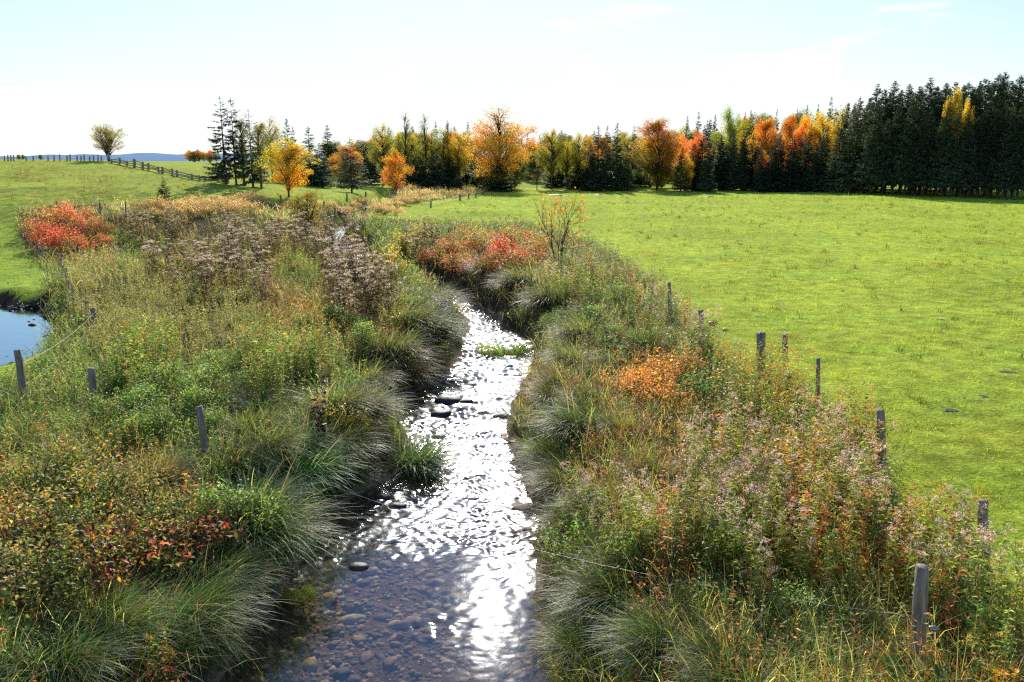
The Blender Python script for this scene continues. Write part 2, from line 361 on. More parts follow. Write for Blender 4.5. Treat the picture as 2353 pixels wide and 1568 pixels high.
cam.sensor_width = 36; cam.lens = 36*FOC/2353; cam.clip_start = .1; cam.clip_end = 9000
co.location = (0, 0, CAMZ); co.rotation_euler = (math.pi/2-TH, 0, 0)
sc = bpy.context.scene
sc.render.engine = 'CYCLES'; sc.view_settings.view_transform = 'Standard'; sc.view_settings.look = 'None'; sc.view_settings.exposure = 0
sc.cycles.max_bounces = 6; sc.cycles.diffuse_bounces = 3; sc.cycles.glossy_bounces = 3; sc.cycles.transmission_bounces = 4; sc.cycles.transparent_max_bounces = 12
sc.cycles.caustics_reflective = False; sc.cycles.caustics_refractive = False; sc.cycles.sample_clamp_indirect = 4
sc.cycles.use_denoising = False; sc.cycles.use_adaptive_sampling = False; sc.cycles.filter_width = 1.3

# ------------------------------------------------------------------ zones of the wet strip (photo outlines, read at plant height)
STRIP = [(45,478),(130,470),(400,468),(600,467),(700,469),(800,466),(900,460),(922,438),(1105,431),(1120,440),(1060,452),(764,487),(900,500),(1060,516),(1215,515),(1345,550),(1430,595),
         (1540,675),(1625,785),(1770,875),(1890,925),(2030,1035),(2075,1190),(2285,1330),(2420,1420),(2900,1700),(2900,3000),(-900,3000),(-900,960),(-200,930),(0,872),(60,852),
         (114,800),(128,745),(112,690),(108,640),(90,595),(45,545)]
ZONES = [
 ('joe', [(265,488),(400,488),(640,500),(810,512),(905,580),(910,690),(760,700),(725,590),(620,645),(340,645),(325,560),(420,556),(265,540)]),
 ('red', [(45,470),(120,455),(255,490),(270,595),(140,605),(60,560)]), ('red', [(965,560),(1100,522),(1265,535),(1275,640),(1180,665),(970,645)]),
 ('far', [(0,380),(1300,380),(1300,500),(0,500)]),
 ('rust', [(600,620),(760,680),(965,680),(1010,720),(880,780),(600,770)]),
 ('olive', [(140,590),(340,600),(600,640),(600,780),(420,800),(250,810),(150,680)]),
 ('bramble', [(-300,1000),(330,985),(480,1110),(470,1280),(380,1400),(150,1330),(-300,1400)]),
 ('golden', [(1560,925),(1960,915),(2085,1080),(2060,1240),(1700,1270),(1520,1130)]),
 ('golden', [(2050,1090),(2250,1080),(2290,1330),(2120,1380),(2040,1300)]),
 ('orange', [(1400,800),(1600,790),(1650,905),(1430,895)]),
 ('rusty', [(1200,840),(1570,850),(1600,960),(1540,1170),(1230,1170)]),
 ('lowright', [(1180,1150),(3000,1150),(3000,3000),(1180,3000)]),
 ('midright', [(1040,500),(2300,500),(2300,1150),(1180,1150),(1180,850)]),
 ('lowleft', [(-900,1300),(1180,1300),(1180,3000),(-900,3000)]),
 ('green', [(-900,0),(3000,0),(3000,3000),(-900,3000)])]
def zone_of(x, y, z, h=.4):
    px, py = proj(x, y, z+h); zi = np.full(len(x), -1)
    for k, (n, poly) in enumerate(ZONES):
        zi = np.where((zi < 0) & inpoly(px, py, poly), k, zi)
    return zi
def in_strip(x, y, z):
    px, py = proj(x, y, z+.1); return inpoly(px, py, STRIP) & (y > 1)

# ------------------------------------------------------------------ ground, water, hills
ys = np.concatenate([np.linspace(-45, 1, 24)[:-1], np.geomspace(1., 1.6, 3)[:-1], np.linspace(1.6, 6, 20)[:-1], np.geomspace(6, 450, 360), np.geomspace(520, 6500, 14)])
u = np.linspace(-1, 1, 521); u = np.sign(u)*np.abs(u)**1.35
X = u[None]*(np.maximum(ys, 0)*1.25+26)[:,None]; Y = np.repeat(ys[:,None], len(u), 1); Z = hgt(X, Y)
x, y, z = X.ravel(), Y.ravel(), Z.ravel()
rg = np.random.default_rng(1)
col = np.tile(np.array([.44,.56,.055]), (len(x), 1))
hill = sstep(.6, 2.5, z)*(x < -8); col = col*(1-hill[:,None])+np.array([.42,.5,.06])*hill[:,None]
pat = lump(x*.35, y*.35)[:,None]; col = col*(1+.12*pat)+np.clip(lump(x*.9+5, y*.9)-.45, 0, 1)[:,None]*np.array([.05,-.05,.0])
far = sstep(130, 180, y)[:,None]*(x > -40)[:,None]; col = col*(1-far)+np.array([.06,.07,.03])*far
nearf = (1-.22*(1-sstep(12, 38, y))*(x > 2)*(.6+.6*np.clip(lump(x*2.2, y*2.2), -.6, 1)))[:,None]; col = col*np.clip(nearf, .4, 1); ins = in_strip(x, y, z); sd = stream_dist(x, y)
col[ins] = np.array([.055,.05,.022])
px_, py_ = proj(x, y, z)
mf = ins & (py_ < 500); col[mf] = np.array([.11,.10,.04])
leftpast = (py_ > 470) & (py_ < 900) & (px_ < 300) & ~ins; col[leftpast] *= np.array([.8,.9,1.])
rough = inpoly(px_, py_, [(-400,430),(300,430),(420,470),(150,490),(60,530),(-400,560)]); col[rough] = col[rough]*(.72+.5*np.clip(lump(x[rough]*1.2, y[rough]*2.2), -.3, 1))[:,None]
nearp = (np.abs(x+20) < 25) & (np.abs(y-24) < 18); dp = np.full(len(x), 9.); dp[nearp] = sdpoly(x[nearp], y[nearp], PONDP)
mudm = (dp < .9+.6*lump(x*.8, y*.8)) & (y > 24) | (dp < .15); col[mudm] = np.array([.035,.028,.02])
bedm = sd < .15; col[bedm & (y < 130)] = np.array([.24,.18,.11])
nr, nc = X.shape
idx = np.arange(nr*nc).reshape(nr, nc)
q = np.stack([idx[:-1,:-1], idx[:-1,1:], idx[1:,1:], idx[1:,:-1]], -1).reshape(-1, 4)
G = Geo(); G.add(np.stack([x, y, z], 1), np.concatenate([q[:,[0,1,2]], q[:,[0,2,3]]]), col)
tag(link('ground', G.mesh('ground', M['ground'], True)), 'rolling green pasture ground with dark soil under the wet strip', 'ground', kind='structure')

yy = np.concatenate([np.linspace(-30, 6, 12)[:-1], np.arange(6, 18, .021), np.arange(18, 46, .05), np.linspace(46, 128, 160)]); ncol = 150
l_ = np.interp(yy, SY, SL)-.45; r_ = np.interp(yy, SY, SR)+.45
WX = l_[:,None]+(r_-l_)[:,None]*np.linspace(0, 1, ncol)[None]; WY = np.repeat(yy[:,None], ncol, 1)
rw = np.random.default_rng(77); calm = 1-sstep(10.7, 11.8, WY+.5*np.sin(WX*1.7+.6)+.35*np.sin(WX*3.9+1)); pat = np.clip(.8+.7*lump(WX*1.6, WY*.9)+.5*lump(WX*3.7+2, WY*2.3), .12, 1.5)
def waves(n, l0, l1, seed, ang=1.6):
    r = np.random.default_rng(seed); h = np.zeros_like(WX); wx = WX+.05*np.sin(WY*5+WX*3); wy = WY+.05*np.sin(WX*6-WY*2)
    for k in range(n):
        lam = math.exp(r.uniform(math.log(l0), math.log(l1))); th = r.normal(math.pi/2, ang); kk = 2*math.pi/lam
        h += math.sqrt(2/n)/kk*np.sin(kk*(wx*math.cos(th)+wy*math.sin(th))+r.uniform(0, 6.28))
    return h
slope_rms = .011+(1-calm)*.19*pat+.05*np.exp(-((WX+1.0)**2+(WY-9.5)**2)/.15)
WZ = WATER+slope_rms*np.where(WY > 18, waves(34, .2, .7, 2), waves(50, .09, .34, 1, 2.5))*(WY > 6)
n = len(yy); ix = np.arange(n*ncol).reshape(n, ncol); q = np.stack([ix[:-1,:-1], ix[:-1,1:], ix[1:,1:], ix[1:,:-1]], -1).reshape(-1, 4)
G = Geo(); G.add(np.stack([WX, WY, WZ], -1).reshape(-1, 3), np.concatenate([q[:,[0,1,2]], q[:,[0,2,3]]]), np.stack([.1+.9*(1-calm).ravel(), 0*WX.ravel(), 0*WX.ravel()], 1))
tag(link('stream_water', G.mesh('stream_water', M['stream'], True)), 'shallow stream glittering white in the sun between grassy banks', 'stream', kind='structure')
cxp = np.mean([p[0] for p in PONDP]); cyp = np.mean([p[1] for p in PONDP])
G = Geo(); ring = [(cxp+(px-cxp)*1.12, cyp+(py-cyp)*1.18, POND) for px, py in PONDP]
G.add([(cxp, cyp, POND)]+ring, [(0, i+1, (i+1) % len(ring)+1) for i in range(len(ring))], (.1, 0, 0))
tag(link('pond_water', G.mesh('pond_water', M['pond'], True)), 'still blue pond with muddy edge beside the left fence', 'pond', kind='structure')
# ------------------------------------------------------------------ plants of the wet strip: shape makers
GREEN=(.08,.12,.032); DGREEN=(.03,.065,.018); OLIVE=(.16,.16,.045); LIME=(.19,.22,.05); STRAW=(.42,.35,.19); RUST=(.27,.11,.04); RED=(.29,.055,.055)
DRED=(.25,.03,.03); ORANGE=(.42,.185,.05); YELLOW=(.52,.36,.045); BROWN=(.12,.085,.055); GREYB=(.33,.27,.23); PINK=(.6,.45,.37); BLUEG=(.07,.13,.07); SAGE=(.17,.2,.12)
GOLD=(.5,.32,.05); TAN=(.3,.22,.11)

def forbs(G, P, rng, h, nl, ll, lw, pal, top=None, lean=.18, wts=None, bare=.12, stemc=BROWN):
    """upright weeds: a thin stem with narrow leaves all round it, optionally a soft seed head"""
    n = len(P); H = h*rng.uniform(.7, 1.15, n); az = rng.uniform(0, 2*np.pi, n); ln = np.abs(rng.normal(0, lean, n))
    ax = np.stack([np.sin(ln)*np.cos(az), np.sin(ln)*np.sin(az), np.cos(ln)], 1)
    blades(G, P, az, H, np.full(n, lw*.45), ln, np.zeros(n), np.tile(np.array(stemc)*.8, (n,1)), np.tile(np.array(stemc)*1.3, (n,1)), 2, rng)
    t = rng.uniform(bare, 1, (n, nl)); a2 = rng.uniform(0, 2*np.pi, (n, nl)); e = rng.uniform(-.5, .6, (n, nl))
    B = (P[:,None]+ax[:,None]*(H[:,None]*t)[...,None]).reshape(-1, 3)
    Dv = np.stack([np.cos(a2)*np.cos(e), np.sin(a2)*np.cos(e), np.sin(e)], -1).reshape(-1, 3)
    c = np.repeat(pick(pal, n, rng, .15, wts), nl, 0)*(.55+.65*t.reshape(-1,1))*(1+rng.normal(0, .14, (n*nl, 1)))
    leaves(G, B, Dv, ll*rng.uniform(.6, 1.2, n*nl)*(1.25-.6*t.ravel()), lw*rng.uniform(.7, 1.2, n*nl), np.clip(c, .004, .9), rng, up=np.array([0,0,1.]))
    return P+ax*H[:,None]

def plumes(G, T, rng, size, m, pal, flat=.6, drop=.0, q=.03):
    n = len(T); o = rng.normal(0, 1, (n, m, 3))*np.array([1, 1, flat])*size*.45
    o[..., 2] -= drop*size*np.abs(rng.normal(0, 1, (n, m)))
    B = (T[:,None]+o).reshape(-1, 3); c = np.repeat(pick(pal, n, rng, .12), m, 0)*(1+rng.normal(0, .18, (n*m, 1)))
    leaves(G, B, rng.normal(size=(n*m, 3))+np.array([0,0,.5]), q*rng.uniform(.7, 1.6, n*m), q*.55, np.clip(c, .01, .9), rng)

def grass(G, P, rng, nb, L, W, pal, lean=(.1,.7), bend=(.5,1.5), spread=.12, seg=3, wts=None, tip=1.5, az=None):
    n = len(P)*nb; B = np.repeat(P, nb, 0)+rng.normal(0, spread, (n, 3))*np.array([1,1,0])
    a = rng.uniform(0, 2*np.pi, n) if az is None else np.repeat(az, nb)+rng.normal(0, .9, n)
    c = np.repeat(pick(pal, len(P), rng, .15, wts), nb, 0)*(1+rng.normal(0, .15, (n, 1)))
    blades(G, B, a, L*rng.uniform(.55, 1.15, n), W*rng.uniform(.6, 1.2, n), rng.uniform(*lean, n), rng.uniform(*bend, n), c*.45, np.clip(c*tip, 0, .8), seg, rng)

def broad(G, P, rng, m, r, h, ll, pal, wts=None):
    n = len(P); o = rng.normal(0, .5, (n, m, 3))*np.array([r, r, h*.5]); o[...,2] = np.abs(o[...,2])+rng.uniform(0, h*.7, (n, m))
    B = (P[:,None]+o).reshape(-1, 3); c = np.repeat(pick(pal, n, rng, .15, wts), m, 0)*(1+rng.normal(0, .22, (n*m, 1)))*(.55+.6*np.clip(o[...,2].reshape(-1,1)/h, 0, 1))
    k = n*m; a = rng.uniform(0, 2*np.pi, k); e = rng.normal(-.25, .45, k)
    Dv = np.stack([np.cos(a)*np.cos(e), np.sin(a)*np.cos(e), np.sin(e)], 1)
    leaves(G, B, Dv, ll*rng.uniform(.6, 1.3, k), ll*.55*rng.uniform(.7, 1.2, k), np.clip(c, .004, .9), rng, up=np.array([0,0,1.]))

# ------------------------------------------------------------------ undergrowth: the tangle nobody could count, one object per sort of growth
SPEC = {   # grass per m2, length, palette; weeds per m2, height, leaf length, palette, head; broad leaves per m2, leaf length, palette
 'joe':   dict(g=16, gl=.55, gp=[OLIVE,TAN,GREEN], f=24, fh=.5, fl=.07, fp=[BROWN,OLIVE,RUST,OLIVE], head=None, b=0),
 'red':   dict(g=26, gl=.5, gp=[OLIVE,TAN,GREEN], f=26, fh=.6, fl=.06, fp=[OLIVE,RUST,GREYB], head=None, b=3, bl=.07, bp=[RED,RUST,OLIVE]),
 'far':   dict(g=22, gl=.6, gp=[OLIVE,TAN,GREEN,STRAW], f=22, fh=.7, fl=.06, fp=[OLIVE,RUST,OLIVE,PINK], head=[PINK,OLIVE,RUST], b=0),
 'rust':  dict(g=34, gl=.6, gp=[OLIVE,TAN,RUST,STRAW,GREEN], f=34, fh=.8, fl=.055, fp=[RUST,RUST,OLIVE,BROWN,OLIVE], head=[RUST,OLIVE], b=2, bl=.06, bp=[RUST,YELLOW]),
 'olive': dict(g=18, gl=.5, gp=[OLIVE,GREEN,TAN], f=62, fh=.78, fl=.055, fp=[(.17,.19,.06),(.2,.2,.08),OLIVE,(.21,.19,.09),(.13,.16,.05)], head=[(.24,.22,.1),OLIVE], b=0),
 'bramble':dict(g=40, gl=.5, gp=[GREEN,OLIVE,TAN], f=26, fh=.8, fl=.07, fp=[OLIVE,GREEN,RUST,OLIVE], head=None, b=4, bl=.07, bp=[GREEN,OLIVE,ORANGE,RUST,GREEN,OLIVE]),
 'golden':dict(g=22, gl=.5, gp=[OLIVE,GREEN,TAN], f=34, fh=.85, fl=.08, fp=[OLIVE,GREEN,LIME,RUST,OLIVE], head=[PINK,TAN,GOLD], b=0),
 'orange':dict(g=20, gl=.5, gp=[OLIVE,TAN,GREEN], f=24, fh=.6, fl=.06, fp=[OLIVE,RUST,ORANGE], head=None, b=7, bl=.07, bp=[ORANGE,RUST,OLIVE]),
 'rusty': dict(g=50, gl=.6, gp=[OLIVE,TAN,RUST,GREEN,LIME], f=26, fh=.6, fl=.06, fp=[OLIVE,RUST,RUST,GREEN], head=[RUST,OLIVE], b=2, bl=.06, bp=[RUST,OLIVE,DRED]),
 'lowright':dict(g=62, gl=.6, gp=[GREEN,OLIVE,STRAW,GREEN,TAN,RUST,LIME], f=26, fh=.62, fl=.075, fp=[OLIVE,GREEN,RUST,GREEN], head=None, b=1.5, bl=.07, bp=[GREEN,RUST,OLIVE]),
 'midright':dict(g=40, gl=.55, gp=[SAGE,GREEN,OLIVE,TAN], f=34, fh=.65, fl=.06, fp=[SAGE,OLIVE,GREEN,SAGE], head=[SAGE,TAN], b=1, bl=.07, bp=[GREEN,OLIVE]),
 'lowleft':dict(g=64, gl=.65, gp=[GREEN,GREEN,DGREEN,OLIVE,STRAW,LIME], f=14, fh=.55, fl=.08, fp=[GREEN,OLIVE,RUST], head=None, b=2, bl=.08, bp=[GREEN,DGREEN,RUST,DRED]),
 'green': dict(g=52, gl=.48, gp=[GREEN,(.1,.15,.035),(.09,.13,.05),OLIVE,GREEN,SAGE,TAN], f=30, fh=.55, fl=.07, fp=[GREEN,(.12,.18,.04),OLIVE,GREEN], head=None, b=3, bl=.065, bp=[GREEN,(.1,.17,.035),OLIVE]),
}
UG_LABEL = {'joe':'brown dying weeds under the grey seed heads in mid strip','red':'dry mixed growth around the feet of the red bushes','far':'pinkish brown tall weeds in the strip in front of the far trees',
 'rust':'rust brown tangle of weeds and grass left of the upper stream','olive':'fine olive green weed bed beside the upper left fence','bramble':'mixed green and orange tangle in the near left corner',
 'golden':'leafy olive weeds under the pinkish seed plumes on the right','orange':'low dry growth around the orange bushes right of the stream','rusty':'rusty matted grass on the right bank in mid stream reach',
 'lowright':'tangled green and brown grass in the near right corner','midright':'grey green weeds on the upper right bank','lowleft':'dark green grass in the near left corner by the pool',
 'green':'fresh green grass and weeds around the three left fence posts'}
UG = {k: (Geo(), Geo(), Geo()) for k in SPEC}
rng = np.random.default_rng(7)
bands = [(5.5,9),(9,12),(12,16),(16,22),(22,30),(30,42),(42,60),(60,90),(90,130)]
for y0, y1 in bands:
    ym = .5*(y0+y1); m = max(1., ym/11.); fs = m**.6; fd = m**-1.3
    def sample(dens):
        n = int(dens*(y1-y0)*1.42*(ym+4)); return rng.uniform(-.71, .71, n)*(ym+4)*1., rng.uniform(y0, y1, n)
    sx_, sy_ = sample(75*fd); sz_ = hgt(sx_, sy_); ok = in_strip(sx_, sy_, sz_) & (stream_dist(sx_, sy_) > .22)
    px0, py0 = proj(sx_, sy_, sz_+.5); ok &= (px0 > -160) & (px0 < 2510) & (py0 < 1800)
    sx_, sy_, sz_ = sx_[ok], sy_[ok], sz_[ok]; zi = zone_of(sx_, sy_, sz_); sdv = stream_dist(sx_, sy_)
    # patchiness: growth and bare dark gaps
    hv = np.clip(1+.75*lump(sx_*.9, sy_*.9+9)+.6*lump(sx_*1.9+4, sy_*1.9), .3, 1.6); keep = rng.uniform(size=len(sx_)) < np.clip(.05+.95*hv, .15, 1); sx_, sy_, sz_, zi, sdv = sx_[keep], sy_[keep], sz_[keep], zi[keep], sdv[keep]; hv = hv[keep]
    P = np.stack([sx_, sy_, sz_-.03], 1); r = rng.uniform(0, 75, len(P))
    for k, (zn, _) in enumerate(ZONES):
        s = SPEC[zn]; Gb, Gl, Gs = UG[zn]; sel = zi == k
        if not sel.any(): continue
        near = np.clip(sdv/1.3, .35, 1)
        a = sel & (r < s['g'])
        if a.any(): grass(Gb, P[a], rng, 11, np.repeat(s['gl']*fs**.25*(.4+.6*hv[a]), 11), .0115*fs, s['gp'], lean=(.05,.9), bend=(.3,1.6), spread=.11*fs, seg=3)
        b = sel & (r > 75-s['f']) & (sdv > .55)
        if b.any():
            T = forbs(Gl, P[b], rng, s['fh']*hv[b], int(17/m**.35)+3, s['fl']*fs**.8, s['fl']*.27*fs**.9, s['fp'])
            if s['head']:
                q = rng.uniform(size=len(T)) < .5
                if q.any(): plumes(Gs, T[q], rng, .10, 9, s['head'], q=.026*fs)
        if s['b']:
            c = sel & (r < s['b']) & (sdv > .5)
            if c.any(): broad(Gl, P[c], rng, int(36/m**.5), .26*fs**.5, .6, s['bl']*fs**.9, s['bp'])
for zn, (Gb, Gl, Gs) in UG.items():
    root = empty('undergrowth'); tag(root, UG_LABEL[zn], 'undergrowth', kind='stuff')
    if Gb.n: link('grass', Gb.mesh('undergrowth_grass', M['blade']), root)
    if Gl.n: link('weeds', Gl.mesh('undergrowth_weeds', M['leaf']), root)
    if Gs.n: link('seed_fluff', Gs.mesh('undergrowth_fluff', M['seed']), root)

# ------------------------------------------------------------------ pasture grass: short cropped blades, one object per pasture
def turf(name, label, region, pal, dens0, ymax, L0, seed):
    rng = np.random.default_rng(seed); G = Geo()
    for y0, y1 in [(6,9),(9,12),(12,16),(16,22),(22,30),(30,42),(42,60),(60,85),(85,122)]:
        if y0 >= ymax: break
        ym = .5*(y0+y1); m = ym/10.; n = int(dens0*m**-1.5*(y1-y0)*1.42*(ym+4))
        x = rng.uniform(-.71, .71, n)*(ym+4); y = rng.uniform(y0, y1, n); z = hgt(x, y); px, py = proj(x, y, z)
        ok = region(x, y, z, px, py) & (px > -60) & (px < 2420) & (py < 1700); x, y, z = x[ok], y[ok], z[ok]
        k = rng.uniform(size=len(x)) < np.clip(.72+.7*lump(x*.8, y*.8)+.4*lump(x*2.6, y*2.6), .1, 1); x, y, z = x[k], y[k], z[k]
        tall = np.clip(lump(x*1.5+7, y*1.5)+.5*lump(x*4+1, y*4)-.25, 0, 1)*2.0; P = np.stack([x, y, z-.01], 1)
        N_ = len(P); 
        if not N_: continue
        c = pick(pal, N_, rng, .14)*(1+.18*lump(x*.35, y*.35)[:,None]); c = c*(1-np.clip(tall,0,1)[:,None]*rng.uniform(.1,.6,(N_,1))*np.array([1.15,.85,1.]))
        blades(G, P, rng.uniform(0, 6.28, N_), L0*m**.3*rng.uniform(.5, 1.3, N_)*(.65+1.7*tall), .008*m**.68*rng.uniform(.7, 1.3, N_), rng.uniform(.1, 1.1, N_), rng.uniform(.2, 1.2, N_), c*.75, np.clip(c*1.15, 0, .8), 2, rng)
    nt_ = 5200; yt = 9+95*rng.uniform(size=nt_)**1.7; xt = rng.uniform(-.71, .71, nt_)*(yt+4); zt = hgt(xt, yt); px, py = proj(xt, yt, zt); ok = region(xt, yt, zt, px, py) & (px > -60) & (px < 2420); xt, yt, zt = xt[ok], yt[ok], zt[ok]
    k = rng.uniform(size=len(xt)) < np.clip(.45+.9*lump(xt*.5+2, yt*.5), .05, 1); Pt = np.stack([xt[k], yt[k], zt[k]-.02], 1); sc_ = np.repeat(np.clip((Pt[:,1]/14)**.45, .8, 2.)*rng.uniform(.6, 1.3, len(Pt)), 16)
    grass(G, Pt, rng, 16, .17*sc_, .013*sc_, [(.04,.08,.018),(.055,.105,.02),(.08,.12,.025),(.05,.08,.025)], lean=(.1,1.1), bend=(.2,1.3), spread=.09, seg=2, tip=1.3)
    tag(link(name, G.mesh(name, M['turf'])), label, 'grass', kind='stuff')
FIELD = [(.18,.28,.022),(.215,.31,.024),(.25,.32,.03),(.16,.25,.022),(.3,.3,.08)]
turf('pasture_grass', 'short bright green grass of the wide pasture right of the stream', lambda x, y, z, px, py: ~in_strip(x, y, z) & (stream_dist(x, y) > 2) & (x > stream_side(x,y)*0-9) & (px > 740), FIELD, 520, 122, .1, 11)
turf('pasture_grass', 'green grass of the hilly pasture on the left', lambda x, y, z, px, py: ~in_strip(x, y, z) & (px <= 740) & (y > 18) & ((sdpoly(x, y, PONDP) > .35) if len(x) else True),
     [(.13,.20,.03),(.16,.21,.035),(.18,.20,.05),(.11,.17,.03),(.24,.21,.09)], 330, 122, .085, 12)

# ------------------------------------------------------------------ sedge tussocks
def sedge_mesh(seed, pal, n=1500, wts=None, lean=(.2,1.05), bend=(.7,1.7), L=.85, tip=1.6):
    rng = np.random.default_rng(seed); G = Geo()
    a = rng.uniform(0, 2*np.pi, n); r = .26*np.sqrt(rng.uniform(size=n)); B = np.stack([r*np.cos(a), r*np.sin(a), np.full(n, -.05)], 1)
    bias = rng.uniform(size=n) < .68; az = np.where(bias, rng.normal(0, .8, n), a+rng.normal(0, .7, n))
    c = pick(pal, n, rng, .18, wts); dead = rng.uniform(size=n) < .14; c[dead] = pick([STRAW,TAN,BROWN], int(dead.sum()), rng)
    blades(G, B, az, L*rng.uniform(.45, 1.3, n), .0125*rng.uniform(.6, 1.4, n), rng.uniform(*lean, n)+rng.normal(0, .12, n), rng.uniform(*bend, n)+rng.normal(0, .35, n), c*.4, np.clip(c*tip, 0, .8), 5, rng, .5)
    return G.mesh('sedge_tussock', M['sedge'])
SED = {'g': [sedge_mesh(s, [GREEN,DGREEN,OLIVE,BLUEG], 1600) for s in (1,2,3,13,14)], 'b': [sedge_mesh(4, [BLUEG,(.09,.16,.08),GREEN], 1500, tip=2.)],
       's': [sedge_mesh(s, [OLIVE,SAGE,GREEN,TAN], 1300, [4,2,3,2], (.3,1.1), (.6,1.6), tip=1.25) for s in (5,6,15,16)], 'y': [sedge_mesh(s, [OLIVE,LIME,GREEN,TAN], 1200, [4,1.5,4,2], (.25,1.1), (.6,1.5), tip=1.25) for s in (7,8,17)],
       'd': [sedge_mesh(9, [BROWN,TAN,OLIVE,BROWN], 1100)], 'w': [sedge_mesh(10, [STRAW,TAN,OLIVE,TAN], 900, lean=(.1,.9), bend=(.3,1.3), tip=1.2)]}
TONE = {'g':'dark green','b':'bluish green','s':'straw tipped','y':'yellow green','d':'brown dead','w':'pale straw'}
_sed = [(640,1250,270,'g','large dark green sedge tussock arching over the pool, just behind the near left corner'),(545,1350,240,'g',0),(480,1450,280,'g',0),(390,1530,260,'g',0),(610,1180,200,'g',0),
 (600,1510,130,'y',0),(735,1110,210,'b','bluish green sedge tussock under the dark dead weed stalk'),(650,1010,180,'s',0),(800,1030,170,'s',0),(860,950,160,'s',0),(760,910,160,'s',0),
 (945,1045,175,'b','bluish green sedge tussock jutting into the stream on the left bank'),(985,880,120,'d','brown dead tussock on the left bank above the stones'),(940,835,150,'y','yellow tipped tussock on the left bank beside the grassy islet'),
 (1010,800,160,'g','rounded green tussock on the left bank opposite the islet'),(960,750,160,'s',0),(1045,725,110,'s',0),(985,690,120,'s',0),(620,920,130,'s',0),(470,905,150,'s',0),(570,960,150,'y',0),
 (545,765,100,'w','pale shining straw tussock among the left weeds'),(870,885,140,'s',0),(570,1065,160,'y',0),(355,1065,150,'w','pale straw coloured grass tuft left of the leaning post'),(700,1020,150,'g',0),
 (1290,1000,180,'g','dark green tussock on the right bank facing the stones'),(1245,930,140,'s',0),(1230,1070,140,'g',0),(1255,880,110,'d','dark brown tussock on the right bank'),(1300,765,130,'s',0),(1205,740,120,'s',0),(1140,690,100,'s',0),
 (1075,652,100,'s','rounded tussock at the bend below the red bushes'),(1165,665,110,'s',0),(1360,700,80,'d',0),(1480,775,100,'g','dark green clump beside the braced post'),(1280,830,120,'s',0),(1265,1130,150,'y',0),(1275,1230,160,'y',0),(1265,1330,150,'y',0),
 (1350,1430,240,'g','wide dark green tussock right of the sun glint'),(1460,1500,240,'g',0),(1290,1500,170,'g',0),(1600,1480,210,'g',0),(1400,1300,170,'y',0),(1700,1530,230,'g',0),(1560,1380,170,'y',0),(1900,1490,210,'g',0),(1800,1400,160,'y',0),
 (860,1120,130,'g',0),(1180,940,70,'s',0),(905,800,120,'s',0),(1320,900,120,'s',0),(1400,960,120,'y',0),(1500,1050,130,'y',0),(1340,1180,140,'y',0),(2000,1420,150,'y',0),(2230,1450,180,'g',0),(300,1450,220,'g',0),(180,1520,240,'g',0),(250,1380,180,'y',0)]
random.seed(3); cnt = {}
for px, py, dm, tone, lab in _sed:
    x, y, z = hit(px, py, .28); zc = y*CT-(z-CAMZ)*ST; s = dm*zc/FOC/1.35
    side = 'left' if float(stream_side(np.array([x]), np.array([y]))[0]) < 0 else 'right'
    rz = (0 if side == 'left' else math.pi)+random.gauss(0, .45)-(.5 if side == 'left' else -.5)
    if abs(float(stream_dist(np.array([x]), np.array([y]))[0])) > 2.2: rz = random.uniform(0, 6.28)
    reach = 'near the camera' if py > 1280 else ('along the middle reach' if py > 850 else 'along the far reach')
    dd = float(stream_dist(np.array([x]), np.array([y]))[0])
    if dd < 1.4 and 'jutting' not in str(lab): mv = (.3 if y > 26 else 0)+((.3 if side == 'left' else .42)*s if dd > .1 else (.3 if side == 'left' else .42)*s+.12-dd); x += -mv if side == 'left' else mv; z = float(hgt(np.array([x]), np.array([y]))[0])
    g = None
    if not lab: lab = f'{TONE[tone]} sedge tussock on the {side} bank {reach}'; g = f'{TONE[tone]} tussocks on the {side} bank {reach}'
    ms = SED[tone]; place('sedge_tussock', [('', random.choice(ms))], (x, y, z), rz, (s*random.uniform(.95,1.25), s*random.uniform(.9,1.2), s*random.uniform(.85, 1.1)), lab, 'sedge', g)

# ------------------------------------------------------------------ goldenrod, joe-pye weed and other tall weeds as clumps
def goldenrod(seed, head, pal, n=15, h=1.15, nl=40, frac=.55, ll=.105):
    rng = np.random.default_rng(seed); Gl, Gs = Geo(), Geo()
    a = rng.uniform(0, 6.28, n); r = .28*np.sqrt(rng.uniform(size=n)); P = np.stack([r*np.cos(a), r*np.sin(a), np.full(n, -.05)], 1)
    T = forbs(Gl, P, rng, h, nl, ll, .028, pal, lean=.13, bare=.1)
    T = T[rng.uniform(size=n) < frac]
    ca = rng.uniform(0, 6.28, len(T))
    for k in range(7):       # arching plume: side sprays that droop to one side
        aa = ca+rng.normal(0, .8, len(T)); f = k/6.; o = np.stack([np.cos(aa)*(.02+.1*f), np.sin(aa)*(.02+.1*f), np.full(len(T), .05-.14*f*f-.02*f)], 1)*rng.uniform(.6, 1.2, (len(T),1))
        plumes(Gs, T+o, rng, .04, 10, head, q=.02)
    return [('foliage', Gl.mesh('goldenrod_foliage', M['leaf'])), ('seed_heads', Gs.mesh('goldenrod_plume', M['seed']))]  # second part: all seed plumes of the clump in one mesh
GP = [goldenrod(21, [PINK,(.45,.36,.33),TAN], [OLIVE,GREEN,LIME,OLIVE,RUST]), goldenrod(22, [PINK,(.5,.36,.24),(.45,.36,.33)], [OLIVE,LIME,LIME,GREEN]), goldenrod(23, [(.5,.34,.2),PINK,GOLD], [OLIVE,GREEN,LIME,RUST])]
GY = [goldenrod(s, [GOLD,(.5,.36,.06),(.4,.25,.06)], [LIME,GREEN,OLIVE]) for s in (24,25)]
